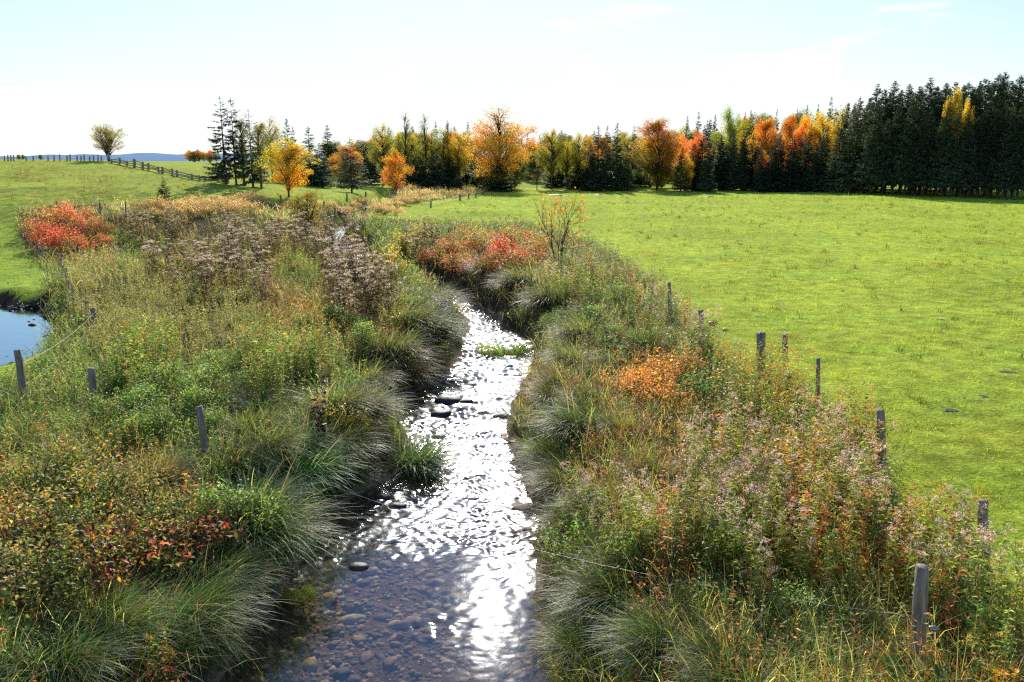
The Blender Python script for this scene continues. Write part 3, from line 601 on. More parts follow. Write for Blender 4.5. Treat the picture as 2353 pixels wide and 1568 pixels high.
GG = [goldenrod(s, [GOLD,OLIVE], [(.085,.14,.03),GREEN,OLIVE], 16, 1.15, 42, .3) for s in (26,27)]
def joepye(seed, n=10, h=1.5):
    rng = np.random.default_rng(seed); Gl, Gs = Geo(), Geo()
    a = rng.uniform(0, 6.28, n); r = .36*np.sqrt(rng.uniform(size=n)); P = np.stack([r*np.cos(a), r*np.sin(a), np.full(n, -.05)], 1)
    T = forbs(Gl, P, rng, h, 28, .17, .045, [(.035,.024,.017),(.03,.02,.015),(.05,.045,.02),(.09,.08,.03)], lean=.1, bare=.25, wts=[4,4,3,1])
    for k in range(7):
        aa = rng.uniform(0, 6.28, len(T)); rr = rng.uniform(0, .10, len(T)); o = np.stack([np.cos(aa)*rr, np.sin(aa)*rr, -.03-rr*.25], 1)
        plumes(Gs, T+o, rng, .06, 10, [(.62,.56,.45),(.48,.41,.32),(.3,.24,.17)], flat=.3, q=.028)
    return [('foliage', Gl.mesh('joe_pye_foliage', M['leaf'])), ('seed_heads', Gs.mesh('joe_pye_head', M['seed']))]  # second part: the flat seed heads of every stem in one mesh
JP = [joepye(s) for s in (31,32,33,34)]
def scatter(poly, n, h, seed, mind):
    rng = random.Random(seed); pts = []; xs = [p[0] for p in poly]; ys_ = [p[1] for p in poly]; k = 0
    while len(pts) < n and k < n*60:
        k += 1; px, py = rng.uniform(min(xs), max(xs)), rng.uniform(min(ys_), max(ys_))
        if not inpoly(np.array([px]), np.array([py]), poly)[0]: continue
        x, y, z = hit(px, py, h)
        if any((x-a)**2+(y-b)**2 < mind*mind for a, b, _ in pts) or float(stream_dist(np.array([x]), np.array([y]))[0]) < .4: continue
        pts.append((x, y, z))
    return pts
random.seed(5)
def clumps(name, protos, poly, n, h, seed, mind, s0, s1, label, cat, group):
    for x, y, z in scatter(poly, n, h, seed, mind):
        s = random.uniform(s0, s1); place(name, random.choice(protos), (x, y, z), random.uniform(0, 6.28), (s, s, s*random.uniform(.9, 1.1)), label, cat, group)
for poly, n, sd_, lab in [
  ([(270,495),(400,495),(420,520),(300,535)], 12, 1, 'grey seed headed weed clump in the small patch right of the orange bushes'),
  ([(420,515),(640,505),(650,560),(440,565)], 22, 2, 'grey seed headed weed clump in the dark band across the left middle'),
  ([(640,515),(800,520),(830,575),(650,550)], 16, 3, 'grey seed headed weed clump below the yellow sapling'),
  ([(735,560),(890,575),(905,660),(770,680)], 26, 4, 'grey seed headed weed clump in the dense mass left of the upper stream'),
  ([(345,575),(560,565),(560,625),(360,625)], 16, 5, 'grey seed headed weed clump in the near left band of seed heads'),
  ([(555,580),(625,585),(620,640),(565,640)], 4, 6, 'grey seed headed weed clump standing apart left of the bright green weeds'),
  ([(445,590),(520,595),(515,640),(450,635)], 3, 16, 'brown stemmed seed headed weed clump standing apart in the olive weeds'),
  ([(790,495),(855,495),(855,545),(800,550)], 5, 7, 'tall dark grey headed weed clump beside the left tip of the pasture'),
  ([(925,505),(1035,505),(1035,550),(930,560)], 8, 8, 'tall yellow leaved grey headed weed clump left of the red bushes')]:
    clumps('joe_pye_weed', JP, poly, n, 1.1, sd_, .42, .85, 1.15, lab, 'weed', lab.replace(' clump', ' clumps', 1))
lab = 'pinkish seeded goldenrod in the large stand inside the right fence'
clumps('goldenrod', GP, [(1590,960),(1800,950),(1960,930),(2050,1040),(2040,1120),(1800,1110),(1600,1060)], 36, 1.05, 41, .4, .85, 1.15, lab, 'goldenrod', 'pinkish seeded goldenrod of the large stand')
lab = 'leafy seeded goldenrod in the lower front of the right stand'
clumps('goldenrod', GP, [(1560,1080),(1800,1120),(2040,1130),(2040,1170),(1760,1190),(1560,1150)], 16, .95, 42, .45, .8, 1.05, lab, 'goldenrod', 'leafy seeded goldenrod at the front of the stand')
lab = 'pale seeded goldenrod between the two nearest right posts'
clumps('goldenrod', GP+GY[:1], [(2070,1120),(2200,1110),(2250,1200),(2200,1300),(2090,1220)], 9, 1.0, 43, .4, .85, 1.1, lab, 'goldenrod', 'pale seeded goldenrod between the nearest posts')
lab = 'orange yellow goldenrod around the upper right fence posts'
clumps('goldenrod', GY, [(1640,800),(1800,800),(1880,930),(2000,940),(1960,960),(1750,900)], 14, .9, 44, .5, .8, 1.0, lab, 'goldenrod', 'orange yellow goldenrod along the right fence')
lab = 'grey seeded goldenrod along the fence by the braced post'
clumps('goldenrod', GP, [(1430,600),(1500,610),(1570,690),(1650,780),(1560,800),(1480,720)], 12, .9, 45, .6, .8, 1.05, lab, 'goldenrod', 'grey seeded goldenrod by the braced post')
lab = 'tall green goldenrod with yellow tips in the left middle'
clumps('goldenrod', GG, [(555,770),(640,760),(660,850),(570,860)], 9, .8, 46, .4, .95, 1.2, lab, 'goldenrod', 'tall green goldenrod with yellow tips')
lab = 'yellow green goldenrod right of the tall green clump'
clumps('goldenrod', GG+GY, [(660,770),(760,760),(760,820),(670,840)], 7, .8, 47, .45, .85, 1.05, lab, 'goldenrod', 'yellow green goldenrod of the left middle')
lab = 'bright green goldenrod above the middle left post'
clumps('goldenrod', GG, [(260,760),(380,750),(420,830),(290,860)], 12, .8, 48, .45, .85, 1.1, lab, 'goldenrod', 'bright green goldenrod above the middle left post')
lab = 'bright lime green weed clump amid the seed heads'
clumps('goldenrod', GG, [(640,580),(725,575),(720,620),(650,625)], 7, .8, 49, .5, .8, 1.0, lab, 'goldenrod', 'bright lime green weed clumps amid the seed heads')
lab = 'dark leafy goldenrod under the thin sapling'
clumps('goldenrod', GP+GG[:1], [(1250,590),(1370,580),(1400,650),(1280,660)], 10, .9, 50, .6, .9, 1.15, lab, 'goldenrod', 'dark leafy goldenrod under the sapling')
lab = 'pinkish seeded goldenrod low on the right bank'
clumps('goldenrod', GP, [(1330,1090),(1470,1080),(1480,1160),(1340,1170)], 7, .8, 51, .45, .7, .9, lab, 'goldenrod', 'pinkish seeded goldenrod low on the right bank')
for px, py, s, pr, lab in [(2318,1270,1.1,GP[1],'thick pinkish seed plume at the right edge behind the nearest posts'),(355,1490,.75,GY[0],'golden yellow goldenrod plume near the bottom left'),
  (1740,1275,.8,GP[0],'white tipped goldenrod standing alone in the dark grass on the right'),(1935,1250,.8,GY[1],'flat topped golden goldenrod left of the nearest post'),(2280,1420,.8,GG[0],'yellowing leafy goldenrod at the lower right edge'),
  (1290,1530,.55,GG[1],'lime green weed at the water edge at bottom')]:
    x, y, z = hit(px, py, .95*s); place('goldenrod', pr, (x, y, z), .7, s, lab, 'goldenrod')
rngd = np.random.default_rng(60); Gl, Gs = Geo(), Geo()
T = forbs(Gl, np.array([[0,0,0],[.06,.03,0],[-.05,.05,0],[.12,-.05,0]], float), rngd, 1.2, 46, .13, .05, [(.03,.02,.015),(.02,.014,.01)], lean=.05)
plumes(Gs, T, rngd, .13, 40, [(.3,.2,.15),TAN], q=.022)
x, y, z = hit(735, 1060, .15); place('dead_weed', [('stalk', Gl.mesh('dead_weed_stalk', M['leaf'])), ('seed_heads', Gs.mesh('dead_weed_head', M['seed']))], (x, y, z), 0, 1.35, 'dark dead weed stalk with brown head on the left bank', 'weed')  # stalk and its brown seed heads

# ------------------------------------------------------------------ bushes
def bush(seed, pal, wts=None, n=1250, r=.8, h=1.2, ll=.09, stems=9, blob=22, sparse=1.):
    rng = np.random.default_rng(seed); Gb, Gl = Geo(), Geo(); cs = []
    for k in range(blob):
        a = rng.uniform(0, 6.28); q = math.sqrt(rng.uniform())*r; zz = h*(.35+.6*rng.uniform()*(1-.45*(q/r)**2)); cs.append((q*math.cos(a), q*math.sin(a), zz))
    for c in cs: tube(Gb, [(c[0]*.1, c[1]*.1, -.05), (c[0]*.5, c[1]*.5, c[2]*.6), c], [.012,.009,.004], 4, (1,1,1))
    cs = np.array(cs); m = n//blob; o = rng.normal(0, .5, (blob, m, 3))*np.array([.34*r, .34*r, .2*h])
    B = (cs[:,None]+o).reshape(-1, 3); B[:,2] = np.abs(B[:,2]); c = np.repeat(pick(pal, blob, rng, .1, wts), m, 0)*.6+pick(pal, blob*m, rng, .15, wts)*.4
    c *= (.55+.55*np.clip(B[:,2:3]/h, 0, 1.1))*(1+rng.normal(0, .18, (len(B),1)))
    a = rng.uniform(0, 6.28, len(B)); e = rng.normal(-.2, .5, len(B)); Dv = np.stack([np.cos(a)*np.cos(e), np.sin(a)*np.cos(e), np.sin(e)], 1)
    leaves(Gl, B, Dv, ll*rng.uniform(.6, 1.25, len(B)), ll*.58, np.clip(c, .005, .9), rng, up=np.array([0,0,1.]))
    return [('branches', Gb.mesh('bush_branches', M['stem'])), ('foliage', Gl.mesh('bush_foliage', M['leaf']))]
B_RED = [bush(70, [RED,(.33,.055,.05),DRED,ORANGE,OLIVE,PINK], [4,3,1.5,.7,1.2,.5]), bush(71, [RED,DRED,(.28,.1,.07),OLIVE,GREEN], [4,1.5,2,2.2,1])]
B_ORA = [bush(72, [(.33,.12,.06),(.31,.14,.08),RED,OLIVE], [4,3,1.2,1.8]), bush(73, [(.3,.14,.08),(.32,.11,.06),RUST,OLIVE,TAN], [2.5,2,1.5,2,1], n=1000)]
B_MIX = [bush(74, [OLIVE,GREEN,RED,RUST,(.28,.09,.07)], [3.5,2.5,2.2,1.2,1.2], n=1100), bush(75, [OLIVE,(.17,.15,.05),(.27,.1,.07),RED], [3.5,1.8,1.4,1.6], n=1100)]
B_OLV = [bush(84, [(.15,.16,.06),(.19,.18,.08),(.13,.15,.05),TAN], n=1500, r=.8, h=.9, ll=.05)]
B_ORN = [bush(83, [ORANGE,RUST,OLIVE,BROWN,(.5,.2,.05)], [3,1.5,1.4,.8,2.2], n=900, r=.75, h=.85, ll=.065)]
B_PNK = [bush(76, [(.36,.2,.14),TAN,(.38,.26,.19),OLIVE,(.3,.12,.07)], [3,2,2,2.5,1], h=.9, n=900)]
B_YEL = [bush(77, [YELLOW,LIME,OLIVE,GOLD], [2,2,3,1.5], n=900, h=1.5)]
B_BRA = [bush(78, [OLIVE,GREEN,ORANGE,RUST,BROWN,DGREEN], [3,6,.5,1.2,1.5,2], n=800, r=.6, h=.85, ll=.065), bush(79, [OLIVE,GREEN,RED,RUST,BROWN,TAN], [3,5,.4,1.5,2,1], n=700, r=.6, h=.85, ll=.065)]
B_DKR = [bush(80, [DRED,RED,(.3,.1,.07),OLIVE,GREEN], [3,2.2,1.5,1.5,1.5], n=240, r=.6, h=.85, ll=.1)]
B_GRN = [bush(81, [GREEN,(.1,.17,.04),OLIVE,SAGE], [3,3,1,1], n=1400, r=.6, h=.7, ll=.06), bush(82, [DGREEN,GREEN], None, 1300, .6, .8, .06)]
for px, py, s, pr, lab, g in [
  (95,515,1.35,B_ORA[1],'dusty orange bush at the left end of the red and orange thicket',0),(130,490,1.3,B_ORA[0],'bright orange bush at the back left of the thicket by the far fence',0),(170,495,1.4,B_ORA[0],'bright orange bush at the back middle of the thicket by the far fence',0),
  (195,515,1.1,B_ORA[0],'orange red bush in the heart of the thicket by the far fence',0),(225,525,1.1,B_RED[1],'red bush at the right end of the thicket by the far fence',0),(110,540,1.25,B_RED[0],'crimson bush at the near left of the thicket by the far fence',0),
  (140,550,1.25,B_RED[0],'crimson bush at the near middle of the thicket by the far fence',0),(175,560,1.1,B_RED[1],'crimson bush at the near right of the thicket by the far fence',0),(245,550,.6,B_ORA[0],'small coral bush right of the crimson bushes',0),
  (1000,590,1.0,B_RED[1],'dark red bush at the left end of the red thicket by the stream bend',0),(1040,570,1.0,B_MIX[0],'mixed olive and red bush in the red thicket by the stream bend',0),(1075,550,1.1,B_MIX[1],'olive and orange bush at the back of the red thicket',0),
  (1115,565,1.1,B_MIX[1],'mottled red and olive bush in the middle of the thicket by the stream bend',0),(1160,580,1.15,B_RED[0],'brightest red bush left of the thin sapling',0),(1140,605,1.1,B_RED[1],'low red bush overhanging the stream bend',0),(1205,600,1.0,B_MIX[0],'olive bush with red leaves beside the sapling foot',0),
  (1225,570,1.0,B_MIX[1],'mottled rusty bush behind the sapling foot',0),(1060,610,1.0,B_MIX[0],'olive bush with red tips above the bend tussock',0),(1180,545,1.0,B_MIX[1],'rusty bush at the back right of the red thicket',0),
  (1445,855,.75,B_ORN[0],'orange bush in front of the right fence, the left one of the row',0),(1490,845,.8,B_ORN[0],'orange bush in front of the right fence, in the middle of the row',0),(1550,825,.8,B_ORN[0],'orange bush in front of the right fence, the right one of the row',0),(1500,880,.8,B_ORN[0],'rusty orange bush below the row of orange bushes',0),
  (1620,880,.9,B_GRN[1],'dark green bush between the orange bushes and the thick post',0),
  (60,1080,1.0,B_BRA[0],0,'br'),(150,1050,1.0,B_BRA[1],0,'br'),(215,1100,1.0,B_BRA[0],0,'br'),(110,1170,1.0,B_BRA[1],0,'br'),(230,1190,1.0,B_BRA[0],0,'br'),(20,1210,1.0,B_BRA[1],0,'br'),(330,1130,.9,B_BRA[1],0,'br'),(380,1190,.9,B_BRA[0],0,'br'),(40,1300,1.0,B_BRA[1],0,'br'),(140,1270,1.0,B_BRA[0],0,'br'),
  (430,1215,.9,B_DKR[0],'bush with large crimson leaves between the orange tangle and the arching sedge',0),(15,1215,.9,B_DKR[0],'bush with large red leaves at the left edge',0),(300,1240,.9,B_DKR[0],'bush with pale red leaves in the near left tangle',0),(400,1400,.6,B_DKR[0],'small red leaved sprig in the near left grass',0),(300,1555,.7,B_DKR[0],'dark red leaved sprig at the bottom left edge',0),
  (530,1140,1.05,B_GRN[0],'rounded green bush behind the arching sedge',0),(320,900,.9,B_GRN[0],'low green bush above the leaning near post',0),(360,960,.8,B_GRN[0],'low green bush between the two left posts',0),(270,930,.8,B_GRN[1],'dark green bush right of the middle left post',0),
  (790,1000,.6,B_YEL[0],'yellow leaved sprig beside the dark dead stalk',0),(930,570,1.0,B_YEL[0],'thin yellow leaved shrub at the stream bend, left of the red thicket',0),(905,610,.9,B_YEL[0],'yellow leaved shrub above the hidden stream bend',0),(960,545,1.0,B_YEL[0],'yellow leaved shrub behind the stream bend',0)]:
    if g == 'br': lab = 'green and orange bramble bush in the near left tangle'; g = 'bramble bushes in the near left tangle'
    x, y, z = hit(px, py, .6*s); place('bush', pr, (x, y, z), random.uniform(0, 6.28), s, lab, 'bush', g or None)
for poly, n, lab in [([(440,452),(590,450),(600,475),(440,480)], 12, 'pinkish brown bush in the strip below the yellow tree'),([(350,465),(440,460),(440,490),(360,490)], 7, 'pinkish brown bush right of the small spruce'),
                     ([(740,462),(930,455),(930,485),(780,487)], 12, 'pinkish brown bush in the strip left of the pasture corner'),([(930,425),(1080,420),(1090,440),(960,455)], 9, 'brownish bush in the far end of the strip')]:
    clumps('bush', B_PNK, poly, n, .5, hash(n) % 97+len(lab), 1.2, .8, 1.3, lab, 'bush', lab.replace('bush', 'bushes'))
for poly, n, lab in [([(260,830),(520,800),(560,900),(440,1000),(280,990)], 12, 'low leafy green bush among the weeds behind the left posts'),([(1230,690),(1500,650),(1540,760),(1300,800)], 9, 'low grey green bush among the weeds of the upper right bank'),
   ([(1300,1120),(1700,1250),(1900,1400),(1500,1420),(1320,1300)], 11, 'low leafy bush in the dark grass of the near right bank'),([(700,680),(960,690),(930,790),(680,760)], 8, 'low green bush among the rust brown weeds of the left bank'),([(280,640),(560,650),(580,760),(300,780)], 12, 'rounded olive bush in the fine weed bed on the left')]:
    clumps('bush', (B_OLV if 'olive' in lab else B_GRN[:1]), poly, n, .4, n+len(lab), .7, .55, 1.05, lab, 'bush', lab.replace('bush', 'bushes'))
# big burdock leaves in the bottom right corner, plant on the islet
def rosette(seed, n, ll, pal, h):
    rng = np.random.default_rng(seed); G = Geo(); a = rng.uniform(0, 6.28, n); e = rng.uniform(-.1, .7, n)
    leaves(G, np.stack([np.cos(a)*.08, np.sin(a)*.08, h*rng.uniform(.4, 1, n)], 1), np.stack([np.cos(a)*np.cos(e), np.sin(a)*np.cos(e), np.sin(e)], 1), ll*rng.uniform(.7, 1.1, n), ll*.75, pick(pal, n, rng), rng, .12, up=np.array([0,0,1.]))
    return G.mesh('leaf_rosette', M['leaf'])
x, y, z = hit(2105, 1550, .3); place('burdock', [('', rosette(90, 11, .3, [GREEN,(.08,.15,.04)], .3))], (x, y, z), 0, 1, 'broad dark green leaves at the foot of the nearest right post', 'plant')
x, y, z = hit(2338, 1540, .4); place('burdock', [('', rosette(91, 14, .17, [YELLOW,(.6,.33,.04)], .35))], (x, y, z), 0, 1, 'broad orange yellow leaves in the bottom right corner', 'plant')
gi = Geo(); r5 = np.random.default_rng(92); m_ = 130; aa = r5.uniform(0, 6.28, m_); rr = np.sqrt(r5.uniform(size=m_)); Pi = np.stack([rr*np.cos(aa)*.72, rr*np.sin(aa)*.5, np.zeros(m_)], 1)
grass(gi, Pi, r5, 9, .26, .013, [(.09,.14,.03),GREEN,OLIVE], (.1,1.), (.2,1.2), .06, 3)
place('islet_plant', [('', gi.mesh('islet_plant', M['blade']))], (ISLE[0], ISLE[1], WATER+.03), 0, (1.15,1.3,1.35), 'low bright green plants growing on the islet in mid stream', 'plant')
x, y, z = hit(690, 1375, .1); place('islet_plant', [('', gi.mesh('bank_plant', M['blade']))], (x, y, WATER+.02), .8, (.3,.35,.5), 'small bright green water plant under the arching sedge at the pool edge', 'plant')
# ------------------------------------------------------------------ trees
def spruce(seed, H=10., R=1.7, bare=.05, nb=170, dens=12, droop=.3, pal=((.022,.042,.02),(.03,.05,.024),(.018,.034,.018)), taper=.85, spray=.55, lo_gap=0.):
    rng = np.random.default_rng(seed); Gt, Gc = Geo(), Geo()
    tube(Gt, [(0,0,-.3),(0,0,H*.3),(0,0,H*.7),(0,0,H*.99)], [H*.015, H*.011, H*.004, .01], 6, (1,1,1))
    t = np.sort(rng.uniform(size=nb)**1.05); nwh = int(nb/6); t = np.clip((np.floor(t*nwh)+rng.normal(0, .4, nb))/nwh, 0, .985)
    z = H*(bare+(1-bare)*t); env = (1-t)**taper
    r = (R*env*rng.uniform(.55, 1.12, nb)+.03)*(1-lo_gap*np.clip(.25-t, 0, .25)*4*rng.uniform(0, 1, nb)); az = rng.uniform(0, 6.28, nb); el = -droop+(droop+.5)*t**1.3+rng.normal(0, .12, nb)
    for i in range(0, nb, 2):
        d = np.array([math.cos(az[i]), math.sin(az[i]), math.tan(el[i])]); tube(Gt, [(0,0,z[i]), np.array([0,0,z[i]])+d*r[i]*.85], [.012+.01*r[i], .006], 3, (1,1,1), False)
    m = np.maximum((dens*1.9*(.12+r/R)).astype(int), 5); ib = np.repeat(np.arange(nb), m); s = rng.uniform(.1, 1., len(ib))**.85
    up = np.clip(el[ib]+.3*s**2*(1-t[ib]), -.9, .7)
    wd = rng.normal(0, .13, len(ib))*r[ib]*s; pos = np.stack([np.cos(az[ib])*r[ib]*s-np.sin(az[ib])*wd, np.sin(az[ib])*r[ib]*s+np.cos(az[ib])*wd, z[ib]+np.tan(up)*r[ib]*s*.9], 1)
    sa = az[ib]+rng.choice([-1, 1], len(ib))*rng.uniform(.1, 1.0, len(ib)); e2 = up-rng.uniform(-.1, .75, len(ib))
    Dv = np.stack([np.cos(sa)*np.cos(e2), np.sin(sa)*np.cos(e2), np.sin(e2)], 1)
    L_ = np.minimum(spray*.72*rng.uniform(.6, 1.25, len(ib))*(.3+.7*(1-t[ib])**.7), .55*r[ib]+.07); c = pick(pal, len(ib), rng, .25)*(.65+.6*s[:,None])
    leaves(Gc, pos, Dv, L_, L_*.36, c, rng, .15, up=np.array([0,0,1.]))
    k = 24; zz = H*rng.uniform(.9, 1.0, k); leaves(Gc, np.stack([0*zz, 0*zz, zz], 1), np.stack([rng.normal(0, .8, k), rng.normal(0, .8, k), np.full(k, .9)], 1), .10+.16*(1-zz/H)*10*.6, .05, pick(pal, k, rng), rng)
    return [('trunk', Gt.mesh('spruce_trunk', M['bark'])), ('crown', Gc.mesh('spruce_crown', M['needle']))], H, R*.9

def broadleaf(seed, pal_lo, pal_hi, H=10., R=3., base=.22, ncl=70, nl=75, ll=.17, shape=1., multi=1, sparse=1., tops=None, flat=1., edge=.55, trunk=.018):
    """limbs from one or several trunks to leaf clumps spread through an uneven crown; colours shift from low to high"""
    rng = np.random.default_rng(seed); Gt, Gc = Geo(), Geo(); zc = H*(base+1)/2; hz = H*(1-base)/2
    cs = []
    while len(cs) < ncl:
        p = rng.uniform(-1, 1, 3); q = np.linalg.norm(p)
        if q > 1 or q < rng.uniform(0, edge): continue
        w = (1-.35*max(p[2], 0)**1.5*shape)*(1-.3*max(-p[2], 0)); lob = 1+.3*math.sin(3*math.atan2(p[1], p[0])+seed)+.12*math.sin(5*p[2]*2+seed)
        cs.append((p[0]*R*w*lob, p[1]*R*w*lob, zc+p[2]*hz))
    cs = np.array(cs)
    for k in range(multi):
        a = 6.28*k/multi+seed; off = .0 if multi == 1 else .5; tip = (R*off*math.cos(a), R*off*math.sin(a), H*.8)
        tube(Gt, [(off*.15*math.cos(a), off*.15*math.sin(a), -.3), (tip[0]*.35, tip[1]*.35, H*.4), tip], [H*trunk/math.sqrt(multi), H*trunk*.65/math.sqrt(multi), .02], 6, (1,1,1))
    for c in cs:
        k = rng.integers(multi); a = 6.28*k/multi+seed; off = 0. if multi == 1 else .5
        z0 = max(H*base*.7, c[2]-abs(np.hypot(c[0], c[1]))*.9-.4); f = min(z0/(H*.8), 1); b = np.array([R*off*math.cos(a)*f, R*off*math.sin(a)*f, z0])
        tube(Gt, [b, (b+c)/2+np.array([0,0,.12*R]), c], [H*.006, H*.0035, .012], 4, (1,1,1), False)
        for j in range(2):
            tube(Gt, [(b+c)/2+np.array([0,0,.1*R]), c+rng.normal(0, .2*R, 3)], [H*.0025, .01], 3, (1,1,1), False)
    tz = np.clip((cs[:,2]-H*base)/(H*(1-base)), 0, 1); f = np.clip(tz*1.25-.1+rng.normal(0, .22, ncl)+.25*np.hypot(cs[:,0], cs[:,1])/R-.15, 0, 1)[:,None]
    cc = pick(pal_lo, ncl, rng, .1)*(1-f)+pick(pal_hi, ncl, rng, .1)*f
    m = np.maximum((nl*rng.uniform(.5, 1.3, ncl)*np.where(tz > (tops or 9), .18, 1.)*sparse).astype(int), 3); ib = np.repeat(np.arange(ncl), m)
    ob = unit(rng.normal(size=(len(ib), 3)))*rng.uniform(size=(len(ib), 1))**.45; B = cs[ib]+ob*np.array([.3*R, .3*R, .085*H*flat])*rng.uniform(.7, 1.25, (ncl, 1))[ib]; c = cc[ib]*(1+rng.normal(0, .2, (len(ib),1)))
    a = rng.uniform(0, 6.28, len(ib)); e = rng.normal(-.3, .5, len(ib)); Dv = np.stack([np.cos(a)*np.cos(e), np.sin(a)*np.cos(e), np.sin(e)], 1)
    leaves(Gc, B, Dv, ll*rng.uniform(.6, 1.3, len(ib)), ll*.65, np.clip(c, .006, .9), rng, up=np.array([0,0,1.]))
    return [('trunk', Gt.mesh('tree_trunk', M['bark'])), ('crown', Gc.mesh('tree_crown', M['crown']))], H, R*1.02

TR = {}
TR['spruce'] = [spruce(s, R=1.75, nb=260, dens=20) for s in (101,102,103)]
TR['slim'] = [spruce(s, R=1.15, nb=240, dens=16, taper=.75) for s in (104,105)]
TR['wood'] = [spruce(s, R=1.95, bare=.17, nb=420, dens=23, droop=.42, taper=.7, pal=((.02,.034,.018),(.028,.042,.022),(.035,.045,.02))) for s in (106,107,108)]
TR['edge'] = [spruce(s, R=2.0, bare=.03, nb=320, dens=22, droop=.4, pal=((.05,.065,.028),(.04,.055,.025),(.06,.07,.03))) for s in (109,110)]
TR['gappy'] = [spruce(s, R=2.0, bare=.13, nb=100, dens=24, droop=.5, spray=.6, taper=.62, pal=((.028,.04,.025),(.035,.045,.025))) for s in (111,112)]
TR['lone'] = [spruce(113, R=3.1, bare=.13, nb=150, dens=22, droop=.18, taper=.8, pal=((.05,.06,.035),(.035,.05,.028)), spray=.75)]
TR['little'] = [spruce(114, H=10, R=3.4, bare=.02, nb=150, dens=22, droop=.1, pal=((.05,.08,.03),(.04,.065,.028)), spray=1.0)]
TR['blob'] = [spruce(115, H=10, R=5., bare=.0, nb=240, dens=24, droop=.1, taper=.5, pal=((.016,.03,.016),(.022,.036,.018)), spray=1.2)]
YG = (.25,.25,.05); YO = (.44,.29,.045); OR = (.5,.26,.045); DO = (.42,.21,.04); LG = (.22,.28,.05); RD = (.46,.15,.075); CORAL = (.5,.23,.11); OLV = (.16,.16,.04); DKG = (.06,.08,.025)
TR['maple_orange'] = [broadleaf(121, [OLV,YG,YO], [YO,OR,OR], R=3.6, base=.1, ncl=120, nl=230), broadleaf(122, [OLV,DKG,YG], [OR,DO,CORAL], R=3., base=.05, ncl=120, nl=240)]
TR['maple_bare_top'] = [broadleaf(123, [YG,YO,OR,OR], [YO,OR,OR,(.5,.3,.05)], R=3.8, base=.12, ncl=130, nl=210, tops=.72)]
TR['maple_red'] = [broadleaf(124, [OLV,YO,OR], [RD,CORAL,OR], R=3., base=.12, ncl=95, nl=220), broadleaf(125, [OLV,DKG], [CORAL,RD], R=2.6, base=.1, ncl=85, nl=210)]
TR['birch_yellow'] = [broadleaf(s, [OLV,YG], [YG,YO,OLV], R=1.9, base=.2, ncl=74, nl=130, ll=.15, trunk=.011) for s in (126,127)]
TR['poplar_lime'] = [broadleaf(128, [OLV,LG], [LG,(.3,.33,.06),YG], R=2.6, base=.2, ncl=75, nl=220)]
TR['yellow'] = [broadleaf(129, [OLV,YG], [YO,(.5,.36,.05)], R=2.6, base=.15, ncl=75, nl=230)]
TR['bare'] = [broadleaf(s, [OLV,(.2,.15,.1)], [(.3,.24,.13)], R=1.7, base=.3, ncl=60, nl=22, ll=.13, trunk=.010) for s in (130,131)]
TR['apple'] = [broadleaf(132, [(.25,.17,.09),(.2,.2,.1)], [(.2,.22,.12),(.27,.21,.12)], H=5, R=2.1, base=.24, ncl=120, nl=62, ll=.13, multi=6, shape=0., edge=.3, trunk=.02)]
TR['yellow_tree'] = [broadleaf(133, [OR,YO,OR], [YG,(.34,.3,.05),YO], R=3.8, base=.13, ncl=110, nl=150, ll=.2, shape=.6)]
TR['red_small'] = [broadleaf(134, [RD,CORAL,OR], [OR,YO,OR], R=3., base=.14, ncl=75, nl=150, ll=.18, multi=3, shape=1.6)]
TR['sapling_olive'] = [broadleaf(135, [OLV,YG,(.3,.2,.05)], [YG,YO], H=5., R=1.5, base=.05, ncl=60, nl=120, ll=.11, multi=4, edge=.7)]
TR['dark_round'] = [broadleaf(136, [DKG,(.04,.06,.025)], [OLV,DKG], R=3., base=.03, ncl=95, nl=220)]
TR['snag'] = [broadleaf(137, [DKG,OLV], [(.06,.06,.03),OLV], R=1.4, base=.15, ncl=64, nl=90, ll=.15, trunk=.02)]
KN = dict(spruce='spruce_tree', slim='spruce_tree', wood='spruce_tree', edge='spruce_tree', gappy='spruce_tree', lone='spruce_tree', little='spruce_tree', blob='spruce_tree', maple_orange='maple_tree', maple_bare_top='maple_tree',
          maple_red='maple_tree', birch_yellow='birch_tree', poplar_lime='poplar_tree', yellow='poplar_tree', bare='bare_tree', apple='apple_tree', yellow_tree='maple_tree', red_small='maple_tree', sapling_olive='young_tree', dark_round='dark_tree', snag='dark_tree')
random.seed(9)
def tree(kind, px, top, wpx, base=None, d=None, label='', group=None, lean=0., v=None):
    if d is None: x, d, z = hit(px, base)
    else: x, d, z = at(px, d)
    zt = CAMZ+d*slope(top); zc = d*CT-(z-CAMZ)*ST; x = (px-CX)/FOC*(d*CT-((z+zt)/2-CAMZ)*ST)
    z = float(hgt(np.array([x]), np.array([d]))[0]); h = max(zt-z, .5)
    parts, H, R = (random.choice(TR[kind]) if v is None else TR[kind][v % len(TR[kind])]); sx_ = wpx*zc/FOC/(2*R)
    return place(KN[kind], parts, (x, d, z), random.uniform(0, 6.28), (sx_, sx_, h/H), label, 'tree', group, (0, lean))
S = 'spruce'
